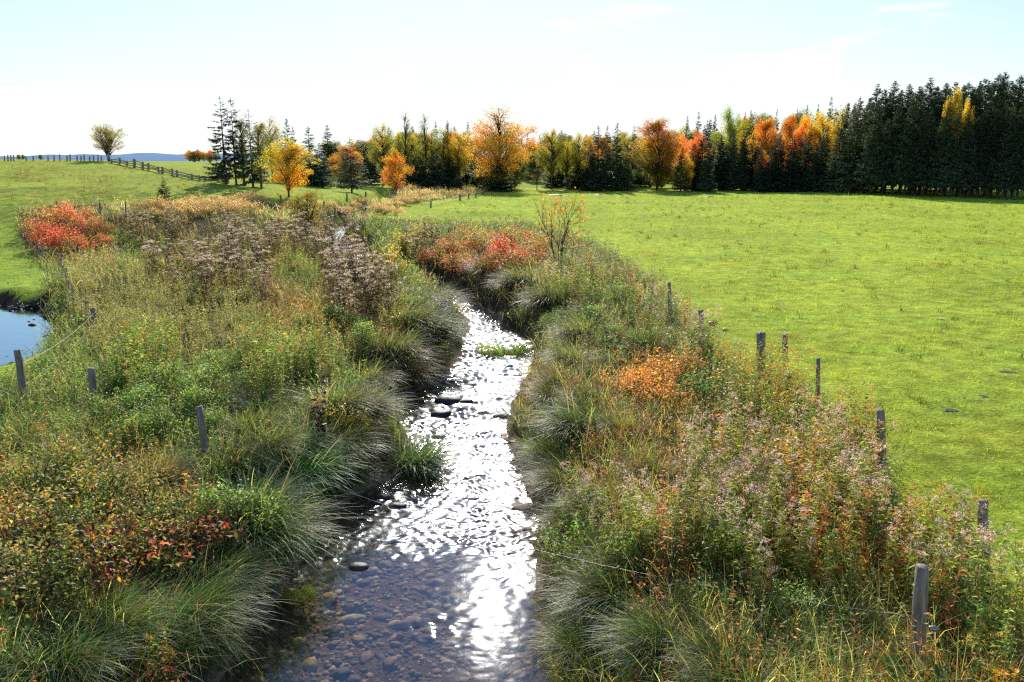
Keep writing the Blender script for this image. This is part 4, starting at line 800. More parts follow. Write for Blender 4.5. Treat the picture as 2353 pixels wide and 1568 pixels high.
for a in [
 ('apple',246,286,74,371,None,'round apple tree with several stems alone on the hill crest'),
 ('little',377,407,44,468,None,'little young spruce standing alone on the left hillside'),
 ('gappy',512,220,84,424,None,'tall ragged spruce at the left of the hillside group'),('gappy',536,222,66,425,None,'tall ragged spruce leaning against its left neighbour in the hillside group'),
 ('snag',556,262,44,426,None,'thin half bare dark tree in the middle of the hillside group'),('gappy',576,250,74,430,None,'dark dense topped spruce with ivy thick trunk in the hillside group'),('snag',596,275,46,434,None,'thin dark tree at the right of the hillside group'),
 ('yellow_tree',660,322,112,452,None,'bright yellow and orange maple in front of the hillside spruces'),('birch_yellow',622,262,60,None,100,'pale yellow birch behind the yellow maple'),('sapling_olive',706,440,100,524,None,'olive yellow young tree in the seed heads below the yellow maple'),
 ('spruce',662,272,54,None,104,'dark spruce peeping over the yellow maple, left of a pair'),(S,676,290,34,None,106,'dark spruce peeping over the yellow maple, right of a pair'),(S,711,291,72,None,106,'narrow pointed spruce right of the yellow maple'),(S,735,330,60,None,104,'bushy dark spruce right of the narrow pointed one'),
 (S,754,287,66,None,128,'tall pointed spruce behind the lone meadow spruce'),('dark_round',765,322,66,None,130,'dark rounded tree left behind the lone meadow spruce'),('lone',806,317,92,444,None,'lone wide spruce with bare trunk foot on the green meadow'),
 ('maple_orange',800,334,74,None,118,'orange maple showing around the lone meadow spruce'),('dark_round',836,318,52,None,135,'dark round tree right behind the lone meadow spruce'),('birch_yellow',880,282,58,None,122,'yellow green birch left of the small red maple'),
 ('maple_red',858,318,40,None,160,'small red treetop far behind between dark trees'),(S,850,335,60,None,124,'dark spruce at the foot of the yellow green birch'),
 ('red_small',908,344,66,452,None,'small red and orange maple with slender stems at the meadow edge'),('bare',932,250,36,None,125,'tall nearly bare tree, the first of the two above the birches'),('bare',978,254,36,None,126,'tall nearly bare tree, the second of the two above the birches'),('bare',1030,268,26,None,128,'thin bare tree top between spruce tops'),
 ('birch_yellow',918,300,52,None,126,'olive birch behind the small red maple'),('birch_yellow',950,305,56,None,128,'yellow birch under the first bare tree'),('birch_yellow',992,296,56,None,126,'yellow birch under the second bare tree'),('birch_yellow',1020,292,60,None,128,'golden birch in the middle of the birch group'),
 ('birch_yellow',1054,300,60,None,127,'golden birch at the right of the birch group'),('maple_orange',1036,300,40,None,134,'orange treetop behind the golden birches'),
 (S,1002,280,40,None,150,'dark spruce top behind the birches, the left one'),(S,1028,282,36,None,150,'dark spruce top behind the birches, the middle one'),('spruce',1076,279,36,None,146,'dark spruce top left of the great orange maple'),('dark_round',925,345,60,None,132,'dark low tree at the left under the birches'),
 ('blob',960,360,64,None,122,'dark rounded conifer under the birches, the left one'),('blob',1003,358,70,None,121,'dark rounded conifer under the birches, the middle one'),('blob',1035,368,54,None,123,'dark rounded conifer under the birches, the right one'),
 ('little',1088,399,30,432,None,'small young spruce left of the dark rounded conifer'),('little',1052,396,30,None,118,'small young spruce under the golden birches'),
 ('maple_bare_top',1148,246,150,None,124,'great golden orange maple with thin bare top'),('blob',1146,378,82,439,None,'broad dark conifer at the foot of the great orange maple'),
 ('maple_red',1222,318,42,None,170,'reddish tree in the gap right of the great orange maple'),(S,1212,305,26,None,190,'far spruce in the gap right of the great maple'),(S,1240,308,30,None,185,'far dark spruce left of the olive birch'),('dark_round',1228,350,44,None,150,'dull mauve tree low in the gap right of the great maple'),('bare',1234,385,46,None,128,'grey leafless bush tree in the gap right of the great maple'),
 ('birch_yellow',1268,294,70,None,130,'tall olive birch right of the gap'),('birch_yellow',1303,308,50,None,132,'yellow birch beside the tall olive birch'),('birch_yellow',1330,303,56,None,131,'yellow birch left of the orange treetop'),('maple_orange',1354,311,46,None,134,'orange maple behind the three slim spruces'),
 (S,1290,298,44,None,150,'dark tree top behind the olive birch'),('little',1317,358,42,424,None,'small dense dark spruce in front of the yellow birches'),('yellow',1324,388,22,424,None,'tiny yellow green tree right of the small dense spruce'),
 ('slim',1374,288,44,None,126,'slim spruce, the left of three between birches and orange maple'),('slim',1394,288,38,None,125,'slim dense spruce, the middle of three between birches and orange maple'),('slim',1417,282,46,None,126,'slim spruce, the right of three between birches and orange maple'),
 ('slim',1356,330,40,None,127,'dark spruce low left of the three slim ones'),('dark_round',1436,345,48,None,129,'dark low tree between slim spruces and orange maple'),(S,1455,289,42,None,136,'gaunt spruce just left of the oval orange maple'),('little',1444,376,46,437,None,'bluish young spruce at the foot of the oval maple'),
 ('maple_orange',1512,270,106,437,None,'large oval orange maple with green lower crown',None,0.,1),
 ('maple_red',1565,310,40,None,140,'pinkish red tree right of the oval maple'),(S,1577,266,30,None,146,'narrow spruce left of a close pair behind the red maple'),(S,1602,256,44,None,144,'tall spruce right of a close pair behind the red maple'),(S,1622,275,40,None,142,'dark spruce between the pair and the lime poplar'),
 ('maple_red',1603,303,58,None,126,'red topped maple with grey green base left of the lime poplar',None,0.,1),('yellow',1577,362,36,None,122,'small golden tree low right of the oval maple'),('red_small',1573,408,36,438,None,'scarlet low tree at the pasture edge right of the oval maple'),
 (S,1640,262,34,None,140,'dark spruce touching the lime poplar on its left'),('poplar_lime',1672,252,74,None,132,'lime green poplar above the dark spruce block'),
 ('spruce',1655,310,52,437,None,'dark spruce in the block under the lime poplar, the first from the left'),('spruce',1682,298,50,437,None,'dark spruce in the block under the lime poplar, the second from the left'),('spruce',1706,302,52,437,None,'dark spruce in the block under the lime poplar, the third from the left'),('spruce',1728,306,50,437,None,'dark spruce in the block under the lime poplar, the last on the right'),
 ('little',1625,400,50,438,None,'low grey green conifer left of the dark spruce block'),
 (S,1708,256,32,None,140,'spruce top right of the lime poplar'),(S,1721,252,34,None,142,'spruce top close right of the lime poplar, the taller one'),
 ('maple_orange',1757,268,78,None,130,'orange maple with olive lower half left of the thin pointed spruce',None,0.,1),('slim',1780,250,34,None,134,'thin pointed spruce between the orange maples'),('maple_red',1812,266,60,None,134,'scarlet maple right of the thin pointed spruce',None,0.,0),
 ('maple_orange',1846,263,64,None,132,'coral orange maple between scarlet and yellow trees',None,0.,0),('yellow',1887,258,64,None,128,'bright yellow tree before the dark wood edge'),('yellow',1922,262,24,None,128,'narrow golden tree at the dark wood edge'),
 ('red_small',1753,345,34,None,124,'small red tree below the orange maple'),('maple_red',1835,290,50,None,128,'salmon maple lower in the autumn group',None,0.,0),
 (S,1849,240,36,None,150,'spruce top behind the autumn group, the left one'),(S,1874,238,34,None,150,'spruce top behind the autumn group, the middle one'),(S,1903,222,52,None,142,'broad spruce top behind the yellow tree'),(S,1826,248,30,None,152,'small spruce top behind the scarlet maple'),
 ('slim',1797,322,34,None,121,'dark spire in front of the autumn maples, the first from the left'),('slim',1822,310,34,None,121,'dark spire in front of the autumn maples, the second from the left'),('slim',1848,308,36,None,121,'dark spire in front of the autumn maples, the third from the left'),('slim',1887,302,40,None,120,'dark spire in front of the yellow tree'),
 (S,1770,345,52,None,120,'dark low spruce at the foot of the orange maples, the left one'),(S,1872,335,52,None,119,'dark low spruce at the foot of the autumn maples, the right one'),(S,1815,355,54,None,119,'dark low spruce at the foot of the autumn maples, the middle one'),
 ('sapling_olive',1836,386,24,436,None,'pale leaved sapling standing in the rusty bushes'),
 ('edge',1928,262,74,441,None,'olive lit spruce at the left edge of the dark wood'),('edge',1968,222,96,443,None,'large olive lit spruce with low sweeping branches at the wood edge')]:
    tree(a[0], a[1], a[2], a[3], a[4], a[5], a[6], None, *( (a[8], a[9]) if len(a) > 8 else ()))
g = 'dark spruces in the dense wood on the right'
for px, top, wv in [(2007,193,74),(2022,203,70),(2045,186,82),(2078,193,76),(2102,199,72),(2125,179,84),(2140,198,70),(2162,190,78),(2183,188,74),(2213,188,84),(2232,200,70),(2249,180,78),(2279,168,84),(2294,164,80),(2327,172,84),(2343,165,84),(2375,160,90),(2410,170,90),(2460,150,90)]:
    base = 444+(px-2000)*.034; tree('wood', px, top, wv, base-1.5, None, 'dark spruce in the front rows of the dense wood on the right', g)
for px, top, wv, d in [(2035,215,60,118),(2090,212,60,116),(2115,205,60,117),(2150,205,60,114),(2200,200,60,114),(2225,205,60,112),(2262,190,60,112),(2310,185,60,110),(2355,175,60,108),(1990,225,60,122),(1955,245,56,128),(1942,236,44,135),(2060,205,60,120),(2172,200,54,120),(2238,190,54,118),(2290,180,54,116)]:
    tree('wood', px, top, wv, None, d, 'dark spruce in the front rows of the dense wood on the right', g)
for i in range(26):
    px = 1965+i*16+random.uniform(-6, 6); tree('wood', px, np.interp(px, [1960,2010,2125,2280,2400], [240,212,196,182,176])+random.uniform(0, 16), 64, None, random.uniform(121, 136), 'dark spruce in the front rows of the dense wood on the right', g)
lab = 'slim dark spruce mixed among the autumn maples before the dense wood'
for i in range(18):
    px = 1565+i*21+random.uniform(-7, 7); tree(random.choice(['slim','spruce']), px, np.interp(px, [1560,1700,1800,1950], [318,318,315,285])+random.uniform(-22, 24), random.uniform(32, 46), None, random.uniform(120, 126), lab, 'slim dark spruces among the autumn maples')
g2 = 'bare trunked spruces along the shaded wood edge'
for px in (2010,2030,2062,2088,2110,2135,2158,2176,2196,2216,2236,2256,2276,2298,2318,2338):
    tree('wood', px+random.uniform(-5, 5), 250+random.uniform(-25, 25), 62, 447+(px-2000)*.034, None, 'dark spruce in the front rows of the dense wood on the right', g)
tree('yellow', 2186, 198, 44, None, 106, 'golden treetop poking out of the dark wood'); tree('yellow', 2215, 225, 30, None, 103, 'small golden tree deep in the dark wood')
lab = 'dark low tree in the shade under the front trees'
for i in range(34):
    px = 745+i*29+random.uniform(-8, 8)
    if 1200 < px < 1240: continue
    tree(random.choice(['blob','dark_round','spruce','dark_round']), px, random.uniform(352, 385), random.uniform(46, 66), None, random.uniform(129, 140), lab, 'dark low trees in the shade')
lab = 'far treetop in the wood behind the front trees'
for i in range(84):
    px = random.uniform(740, 1960); top = np.interp(px, [740,870,900,1075,1110,1190,1225,1260,1450,1560,1700,1960], [322,318,292,296,320,320,332,306,306,290,268,232])+random.uniform(-6, 14)
    tree(random.choice(['spruce','spruce','dark_round','birch_yellow','dark_round','birch_yellow','maple_orange','spruce']), px, top, random.uniform(44, 66), None, random.uniform(150, 200), lab, 'far trees behind the front row')
lab = 'autumn coloured far tree on the horizon left of the hillside spruces'
for px, top, k in [(436,344,'maple_orange'),(446,346,'dark_round'),(456,342,'maple_orange'),(468,347,'birch_yellow'),(482,345,'maple_orange'),(496,348,'birch_yellow')]:
    tree(k, px, top, 22, None, 175, lab, 'autumn far trees on the horizon')
for px, lab in [(43,'tiny dark bush tree on the hill horizon, at the far left'),(53,'tiny dark bush tree on the hill horizon, the second from the left'),(93,'tiny dark bush tree behind the crest fence')]:
    tree('dark_round', px, 355, 11, None, 128, lab)
# leafless thin sapling on the right bank
rs = np.random.default_rng(150); Gb, Gl = Geo(), Geo(); tips = []
def grow(p, d, l, r, dep):
    q = p+d*l; mid = (p+q)/2+rs.normal(0, .02, 3)*l; tube(Gb, [p, mid, q], [r, r*.85, r*.6], 5 if dep < 2 else 3, (1,1,1), False); tips.append((q, dep))
    if dep >= 4: return
    for k in range(3 if dep < 3 else 2):
        nd = unit(d+rs.normal(0, .42, 3)+np.array([0,0,.12])); s = rs.uniform(.35, 1); grow(p+(q-p)*s, nd, l*rs.uniform(.55, .82), r*.55, dep+1)
for k in range(4): grow(np.array([rs.normal(0,.06), rs.normal(0,.06), -.1]), unit(np.array([rs.normal(0,.2), rs.normal(0,.2), 1])), 1.25, .024, 0)
tp = np.array([t[0] for t in tips if t[1] >= 2]); tp = tp[rs.uniform(size=len(tp)) < .3]; tp = np.repeat(tp, 2, 0)+rs.normal(0, .06, (len(tp)*2, 3))
leaves(Gl, tp, rs.normal(size=tp.shape)+np.array([0,0,-.5]), .08, .055, pick([(.42,.12,.06),(.45,.16,.05)], len(tp), rs), rs)
x, y, z = hit(1287, 640); zt = CAMZ+y*slope(432); hmax = float(np.concatenate(Gb.v)[:,2].max()); s = (zt-z)/hmax
place('sapling', [('branches', Gb.mesh('sapling_branches', M['stem'])), ('foliage', Gl.mesh('sapling_leaves', M['leaf']))], (x, y, z), .4, (s*.8, s*.8, s), 'thin sapling with sparse orange leaves beside the red thicket', 'sapling')
# rusty low bushes at the wood edge and hillside thistles
for px, py, s, lab in [(1800,430,2.2,'rusty brown low bush at the wood edge, the left one'),(1830,428,2.4,'rusty brown low bush at the wood edge around the pale sapling'),(1865,426,2.6,'rusty brown low bush at the wood edge, the right one')]:
    x, y, z = hit(px, py+9); place('bush', B_PNK[0], (x, y, z), 1., (s*1.6, s, s), lab, 'bush')
hs = []
for s in (160,161):
    r6 = np.random.default_rng(s); g6 = Geo(); n6 = 26; P6 = np.stack([r6.normal(0,.5,n6), r6.normal(0,.3,n6), np.zeros(n6)], 1); forbs(g6, P6, r6, .85, 14, .11, .03, [(.10,.10,.05),BROWN,OLIVE], lean=.2); hs.append([('', g6.mesh('weed_patch', M['leaf']))])
for px, py, s, lab in [(28,403,1.5,'dark weed patch on the left hillside near the left edge'),(48,406,1.5,'dark weed patch on the left hillside, second from the left edge'),(62,412,1.2,'dark weed patch on the left hillside at the end of the first row'),(112,389,1.,'faint weed patch high on the left hillside'),
   (188,416,1.2,'brownish weed patch in the middle of the left hillside'),(215,420,1.1,'brownish weed patch right of the middle of the left hillside'),(242,413,1.1,'thin weed patch below the apple tree'),(95,414,.9,'sparse weed patch between two darker hillside patches'),(215,440,1.4,'dark weed patch on the eroded slope above the orange bushes'),(250,455,1.2,'weed patch low on the slope left of the small spruce'),(150,470,1.1,'weed patch behind the orange bushes')]:
    x, y, z = hit(px, py+3); place('weed_patch', random.choice(hs), (x, y, z), random.uniform(-.3, .3), s, lab, 'weeds')

# ------------------------------------------------------------------ fences
rf = random.Random(4)
def post_geo(G, p, top, r, sides=9, rough=.08):
    p = np.array(p, float); top = np.array(top, float); n = 7; pts = [p+(top-p)*i/n+np.array([rf.gauss(0, .06), rf.gauss(0, .06), 0])*r for i in range(n+1)]
    st = G.n; tube(G, pts, [r*(1.08-.12*i/n)*(1+rf.gauss(0, rough*.4)) for i in range(n+1)], sides, (1,1,1))
    V = G.v[-1]; rr = np.random.default_rng(rf.randrange(9999)); prof = 1+rr.normal(0, rough, sides); ax = np.repeat(np.array(pts), sides, 0)
    V[:-1] = ax+(V[:-1]-ax)*np.tile(prof, n+1)[:,None]; V[-1-sides:-1, 2] += rr.normal(0, r*.25, sides)
def make_post(root, px, top, base, wpx, dx=0, name='post', d=None, h_hidden=0., label=None):
    """photo foot (px+dx, base) and head (px, top) -> a post standing on the terrain; the foot may be hidden by growth h_hidden tall"""
    x, y, z = hit(px+dx, base, h_hidden); zc = y*CT-(z-CAMZ)*ST; zt = CAMZ+y*slope(top); xt = xat(px, top, y); r = wpx*zc/FOC/2
    x0 = x+(x-xt)*(h_hidden/max(zt-z-h_hidden, .2))
    G = Geo(); post_geo(G, (0, 0, -.25), (xt-x0, 0, zt-z), r); o = link(name, G.mesh(name, M['post'], False), root); o.location = (x0, y, z)
    if label: o['label'] = label
    return np.array([x0, y, z]), np.array([xt, y, zt])
def make_wire(root, a, b, r, sag, mat='wire', name='wire'):
    t = np.linspace(0, 1, 14)[:,None]; p = a*(1-t)+b*t; p[:,2] -= sag*4*(t*(1-t))[:,0]; G = Geo(); tube(G, p, r, 4, (1,1,1), False); return link(name, G.mesh(name, M[mat]), root)
def fence(name, label, rows, r=.004, fr=(.5,.85), sag=.04, mat='wire', chain=True):
    root = empty(name); tag(root, label, 'fence'); ends = []
    for row in rows: ends.append(make_post(root, *row[:4], *(row[4:5] or (0,)), h_hidden=row[5] if len(row) > 5 else 0., label=row[6] if len(row) > 6 else None))
    root_loc = ends[0][0]
    if chain:
        for i in range(len(ends)-1):
            for f in fr: make_wire(root, ends[i][0]+(ends[i][1]-ends[i][0])*f, ends[i+1][0]+(ends[i+1][1]-ends[i+1][0])*f, r, sag, mat)
    return root, ends
# right fence, nearest first
root, E = fence('wire_fence', 'wire fence of weathered posts along the right pasture edge', [
  (2119,1305,1530,31,-12,.12,'thick pale round post nearest the camera'),(2257,1150,1335,22,18,0,'dark leaning post behind the nearest one'),(2023,943,1012,19,2,.75,'short looking post rising from the goldenrod'),(1880,824,928,9,0,.25,'thin grey stake'),
  (1804,770,830,14,3,.3,'short mossy post'),(1748,765,885,19,5,.05,'thick split post'),(1610,713,793,14,7,.0,'dark post with a slanting brace'),(1538,650,722,8,2,.2,'thin distant post')], chain=False)
lv = lambda i, f: E[i][0]+(E[i][1]-E[i][0])*f
for i, j, f, g_, sg in [(0,1,.42,.55,.12),(1,2,.6,.6,.15),(2,3,.6,.45,.1),(3,5,.45,.75,.12),(5,6,.75,.8,.15),(6,7,.8,.7,.1),(1,2,.3,.3,.1),(3,5,.2,.4,.1)]:
    make_wire(root, lv(i, f), lv(j, g_), .004, sg, 'rope', 'electric_rope')
Gx = Geo(); pb = E[6][0]; post_geo(Gx, (-.45, .05, -.1), tuple(E[6][0]*0+(E[6][1]-E[6][0])*.72), .035); o = link('brace', Gx.mesh('brace', M['post']), root); o.location = tuple(pb)
def knob(name, p, r, mat, root):
    G = Geo(); tube(G, [(-1.2*r,0,0),(-r,0,.0),(-.4*r,0,0),(.3*r,0,0),(1.1*r,0,0),(1.6*r,0,0)], [.4*r,.9*r,.7*r,r,.6*r,.35*r], 8, (1,1,1)); o = link(name, G.mesh(name, M[mat], True), root); o.location = tuple(p); return o
kp = lv(6, .62)+np.array([.26, -.05, 0]); knob('insulator_handle', kp, .075, 'red', root)['label'] = 'red plastic gate handle'
knob('warning_tag', lv(6, .6)+np.array([.55,-.2,-.12]), .05, 'yellow', root); knob('warning_tag', lv(3, .55)+np.array([-.5,.2,.1]), .05, 'yellow', root); knob('insulator', lv(0, .48)+np.array([.1,-.05,0]), .03, 'wire', root); knob('insulator', lv(1, .62)+np.array([.09,-.05,0]), .025, 'wire', root)
# near left fence that crosses the stream on low wires
root2, E2 = fence('wire_fence', 'wire fence of three leaning posts at the left, its wires sagging over the stream', [(40,805,932,15,17,0,'leaning post nearest the pond'),(210,846,957,15,6,0,'upright post in the middle'),(458,934,1052,16,16,.05,'post leaning by the orange tangle')], r=.002, fr=(.35,.8), sag=.1, mat='wire')
for f in (.3,.62): make_wire(root2, E2[2][0]+(E2[2][1]-E2[2][0])*f, lv(0, f*.9), .0016, .45, 'wire')
rows = [(214,708,752,12,9,0,'blackened double post'),(197,690,727,11,3,0),(166,655,698,8,2,0),(157,643,681,8,3,0),(152,617,655,7,1,0),(143,610,640,6,2,0),(142,584,613,6,1,0),(98,569,598,5,0,0),(84,553,584,5,0,0),(62,533,558,5,0,0),(49,520,545,5,0,0)]
root3, E3 = fence('wire_fence', 'old wire fence of dark posts between the left pasture and the olive weeds', rows, r=.006, fr=(.4,.8), sag=.05)
for f in (.35,.75): make_wire(root3, E3[0][0]+(E3[0][1]-E3[0][0])*f, E2[0][0]+(E2[0][1]-E2[0][0])*f, .006, .15, 'rope', 'electric_rope')
fence('wire_fence', 'row of small posts behind the orange bushes at the hill foot', [(130,463,482,4,0,.2),(172,468,488,4,0,.2),(229,465,492,4,0,.2),(288,464,492,4,1,.2)], r=.008, fr=(.5,.85), sag=.05)
fence('wire_fence', 'small posts along the far pasture edge of the wet strip', [(769,475,492,4,0,.1),(840,470,486,4,0,.1),(990,462,474,4,0,.1),(1057,448,459,4,0,.1),(1077,446,456,4,0,.1),(1093,443,452,4,0,.1),(1110,437,447,4,0,.1)], r=.009, fr=(.5,.85), sag=.05)
fence('wire_fence', 'small posts across the meadow in front of the lone spruce', [(644,449,470,4,2,.1),(744,463,481,4,0,.1),(797,444,458,4,0,.1),(840,441,466,4,0,.1)], r=.009, fr=(.5,.85), sag=.05, chain=False)
P_ = 2353/2353
fence('wire_fence', 'thin wire fence on the skyline of the hill left of the apple tree', [(x_, t_, 371, 3, 0, 0) for x_, t_ in [(-25,356),(10,358),(18,356),(25,357),(31,356),(60,360),(76,359),(110,358),(124,357),(137,355),(154,357),(161,355),(177,358),(186,359),(193,356),(206,359),(215,357),(225,356),(233,359)]], r=.012, fr=(.5,.9), sag=.03)
# split rail fence down the hill
rails = [(256,366,376,4),(275,363,377,5),(292,370,383,4),(309,366,386,6),(328,373,390,6),(341,375,392,5),(364,383,397,4),(373,384,400,5),(396,388,402,4),(407,392,407,5),(441,400,413,5),(458,403,415,4),(470,405,417,5),(500,408,419,4),(524,411,422,4)]
root4, E4 = fence('rail_fence', 'grey split rail fence running down the hill from the apple tree', [(a, b, c, d, 0, 0) for a, b, c, d in rails], chain=False)
for i in range(len(E4)-1):
    for f in (.25, .5, .78):
        a = E4[i][0]+(E4[i][1]-E4[i][0])*(f+rf.gauss(0, .05)); b = E4[i+1][0]+(E4[i+1][1]-E4[i+1][0])*(f+rf.gauss(0, .05)); Gx = Geo(); tube(Gx, [a, (a+b)/2+np.array([0,0,rf.gauss(0,.04)]), b], .06, 5, (1,1,1)); link('rail', Gx.mesh('rail', M['post']), root4)
root5 = empty('rail_fence'); tag(root5, 'low dark rail fence at the back of the meadow behind the lone spruce', 'fence'); prev = None
for px in range(735, 905, 24):
    x, y, z = hit(px, 431); Gx = Geo(); post_geo(Gx, (0,0,-.2), (0,0,1.1), .07); o = link('post', Gx.mesh('post', M['post']), root5); o.location = (x, y, z); p = np.array([x, y, z])
    if prev is not None:
        for hh in (.45, .9): Gx = Geo(); tube(Gx, [prev+np.array([0,0,hh]), p+np.array([0,0,hh])], .05, 5, (1,1,1)); link('rail', Gx.mesh('rail', M['post']), root5)
    prev = p

# ------------------------------------------------------------------ stones, dung, mud
def stone(seed, flat=.55, mat='rock', colr=(1,1,1)):
    import bmesh
    bm = bmesh.new(); bmesh.ops.create_icosphere(bm, subdivisions=3, radius=1.); r = np.random.default_rng(seed); k = r.normal(0, 1, (4, 3)); ph = r.uniform(0, 6, 4)
    v = np.array([q.co[:] for q in bm.verts]); t = np.array([[x.index for x in f.verts] for f in bm.faces]); bm.free()
    n = 1+.10*sum(np.sin(v@(k[i]*1.6)+ph[i]) for i in range(4))+.02*r.normal(size=len(v)); v = v*n[:,None]; v = np.sign(v)*np.abs(v)**.88; v[:,2] *= flat
    G = Geo(); G.add(v, t, colr); return G.mesh('stone', M[mat], True)
st = [stone(s) for s in (1,2,3)]
for px, py, wpx, lab in [(1033,921,68,'largest stone breaking the water in the middle reach'),(1069,924,40,'stone right of the largest stone in the stream'),(1012,952,52,'low tilted stone below the two stones in the stream'),(1150,957,44,'stone at the right bank in the middle reach'),(1008,1004,34,'small flat stone by the left bank above the jutting tussock'),
   (868,1156,30,'small stone left of the group at the riffle'),(881,1142,38,'dark stone at the back of the group at the riffle'),(914,1163,42,'pale stone at the front of the group at the riffle'),(825,1302,46,'brown stone lapped by glints at the top of the pool'),(925,908,44,'dark stone at the foot of the brown tussock'),(1180,1018,30,'small stone at the right bank below the middle reach')]:
    d = (WATER-CAMZ)/slope(py); x = xat(px, py, d); zc = d*CT-(WATER-CAMZ)*ST; r = wpx*zc/FOC/2*.85
    place('stone', [('', random.choice(st))], (x, d, WATER-.0), random.uniform(-.5, .5), (r, r*.75, r*.75), lab, 'stone')
fs_ = [stone(s, .45, 'rock', (1.,1.,1.)) for s in (4,5)]
for px, py, wpx, lab in [(1277,449,34,'long pale stone far out on the pasture edge'),(1376,448,18,'dark hump on the far pasture'),(1631,453,22,'grey stone on the far pasture before the dark spruces'),(1298,447,7,'tiny dark stone on the far pasture')]:
    x, y, z = hit(px, py); zc = y*CT-(z-CAMZ)*ST; r = wpx*zc/FOC/2; place('field_stone', [('', fs_[0])], (x, y, z), .3, (r, r*.5, min(r*.5, .35)), lab, 'stone')
def dung_mesh(seed):
    r = np.random.default_rng(seed); G = Geo(); base = stone(seed, .3, 'mud', (.05,.04,.025)); nv = len(base.vertices); v = np.empty(nv*3, np.float32); base.vertices.foreach_get('co', v); v = v.reshape(-1,3); t = np.array([p.vertices[:] for p in base.polygons])
    for k in range(9):
        s = r.uniform(.22, .5); a = r.uniform(0, 6.28); q = r.uniform(0, .55); G.add(v*np.array([s*r.uniform(.8,1.5), s, s*r.uniform(.6,1.6)])+np.array([q*math.cos(a), q*math.sin(a)*.8, 0]), t, (.05,.042,.026))
    return G.mesh('dung_pat', M['mud'], True)
dus = [dung_mesh(s) for s in (6,7,8)]
for px, py, wpx, lab in [(2160,735,38,'dark dung pat on the pasture right of the red handle'),(2272,800,40,'dark dung pat high at the right edge of the pasture'),(2322,856,56,'wide dark trodden patch at the right edge of the pasture'),(2185,942,60,'trodden earth patch left of the lowest dung pat'),(2262,912,46,'dark dung pat with muddy rim on the right pasture'),(2215,915,20,'small dung pat between two larger ones'),(1895,575,9,'tiny dark tuft alone in mid pasture'),(1568,595,9,'small dark pat in mid pasture')]:
    x, y, z = hit(px, py); zc = y*CT-(z-CAMZ)*ST; r = wpx*zc/FOC/2; place('dung_pat', [('', random.choice(dus))], (x, y, z), random.uniform(0, 6), (r*.75, r*.7, min(r*.4, .06)), lab, 'dung')
# stream bed pebbles and muddy clods round the pond
def pebbles(name, label, pts, sizes, cols, mat, flat, seed):
    import bmesh
    bm = bmesh.new(); bmesh.ops.create_icosphere(bm, subdivisions=2, radius=1.); v = np.array([q.co[:] for q in bm.verts]); t = np.array([[x.index for x in f.verts] for f in bm.faces]); bm.free()
    r = np.random.default_rng(seed); n = len(pts); nv = len(v); V = v[None]*(1+.13*r.normal(size=(n, nv, 1)))*np.stack([sizes*r.uniform(.8,1.5,n), sizes*r.uniform(.7,1.1,n), sizes*flat*r.uniform(.6,1.2,n)], 1)[:,None]
    a = r.uniform(0, 6.28, n); X_ = V[...,0]*np.cos(a)[:,None]-V[...,1]*np.sin(a)[:,None]; Y_ = V[...,0]*np.sin(a)[:,None]+V[...,1]*np.cos(a)[:,None]; V = np.stack([X_, Y_, V[...,2]], -1)+pts[:,None]
    G = Geo(); G.add(V.reshape(-1,3), (t[None]+(np.arange(n)*nv)[:,None,None]).reshape(-1,3), np.repeat(cols, nv, 0)); tag(link(name, G.mesh(name, M[mat], True)), label, name.replace('_', ' '), kind='stuff')
r7 = np.random.default_rng(170); n7 = 7000; yv = r7.uniform(7.4, 17, n7); xl, xr = np.interp(yv, SY, SL), np.interp(yv, SY, SR); xv = xl+.02+(xr-xl-.04)*r7.uniform(size=n7); zv = hgt(xv, yv)
sz7 = np.clip(.023*np.exp(r7.normal(0, .65, n7)), .015, .2)
pebbles('gravel', 'brown pebbles and cobbles on the bed of the clear pool', np.stack([xv, yv, zv], 1), sz7, pick([(.5,.36,.22),(.62,.45,.26),(.38,.3,.22),(.75,.58,.36),(.22,.19,.15),(.16,.14,.13)], n7, r7, .2), 'pebble', .5, 171)
n8 = 380; k8 = r7.integers(0, len(PONDP), n8); pp8 = np.array(PONDP); f8 = r7.uniform(size=(n8,1)); e8 = pp8[k8]*(1-f8)+pp8[(k8+1) % len(pp8)]*f8+r7.normal(0, .22, (n8,2)); z8 = hgt(e8[:,0], e8[:,1])
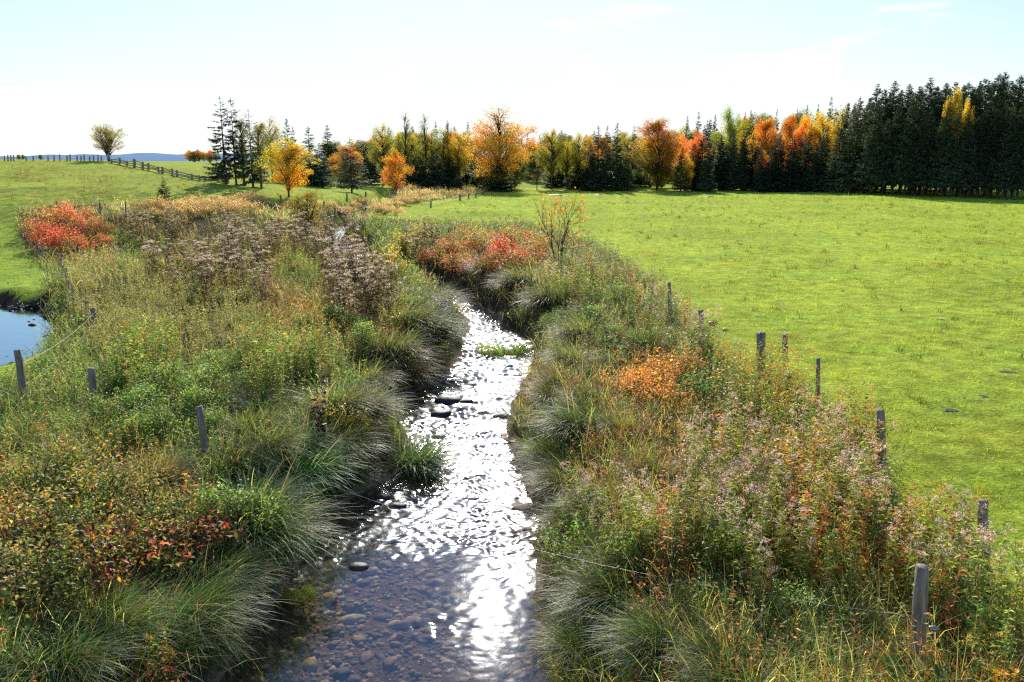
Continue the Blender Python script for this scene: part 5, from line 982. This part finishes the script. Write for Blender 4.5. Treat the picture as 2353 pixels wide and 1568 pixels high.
pebbles('mud_clods', 'dark muddy clods around the edge of the pond', np.stack([e8[:,0], e8[:,1], np.maximum(z8, POND-.03)], 1), np.clip(.042*np.exp(r7.normal(0,.5,n8)), .02, .14), pick([(.05,.04,.03),(.035,.028,.022),(.08,.065,.05)], n8, r7), 'mud', .6, 172)

# ------------------------------------------------------------------ distant hills and smoke
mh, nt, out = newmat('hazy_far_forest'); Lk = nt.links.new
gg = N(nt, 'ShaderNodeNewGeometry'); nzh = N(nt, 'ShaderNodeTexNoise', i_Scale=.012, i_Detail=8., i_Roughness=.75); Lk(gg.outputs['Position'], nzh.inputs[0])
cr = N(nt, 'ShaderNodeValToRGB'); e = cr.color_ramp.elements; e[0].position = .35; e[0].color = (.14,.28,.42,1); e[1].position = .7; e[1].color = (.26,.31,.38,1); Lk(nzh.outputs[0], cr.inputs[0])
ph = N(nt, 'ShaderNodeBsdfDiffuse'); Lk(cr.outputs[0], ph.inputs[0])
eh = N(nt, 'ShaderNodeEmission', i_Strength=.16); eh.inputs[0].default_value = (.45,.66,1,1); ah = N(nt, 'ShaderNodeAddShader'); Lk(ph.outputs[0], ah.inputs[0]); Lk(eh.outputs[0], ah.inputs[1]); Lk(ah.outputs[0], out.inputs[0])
def ridge(name, dist, x0, x1, prof, label, depth=500., n=260):
    xs = np.linspace(x0, x1, n); r = np.random.default_rng(int(dist)); hh = np.array([prof(v) for v in xs])+np.convolve(r.normal(0, dist*.0011, n), np.ones(3)/3, 'same'); G = Geo()
    rows = [(-1.2, -25), (-.55, .45), (0, 1), (1, .6), (2., -.1)]; V = []
    for f, g_ in rows: V += [(x_, dist+f*depth, (g_ if g_ < -1 else h_*g_)) for x_, h_ in zip(xs, hh)]
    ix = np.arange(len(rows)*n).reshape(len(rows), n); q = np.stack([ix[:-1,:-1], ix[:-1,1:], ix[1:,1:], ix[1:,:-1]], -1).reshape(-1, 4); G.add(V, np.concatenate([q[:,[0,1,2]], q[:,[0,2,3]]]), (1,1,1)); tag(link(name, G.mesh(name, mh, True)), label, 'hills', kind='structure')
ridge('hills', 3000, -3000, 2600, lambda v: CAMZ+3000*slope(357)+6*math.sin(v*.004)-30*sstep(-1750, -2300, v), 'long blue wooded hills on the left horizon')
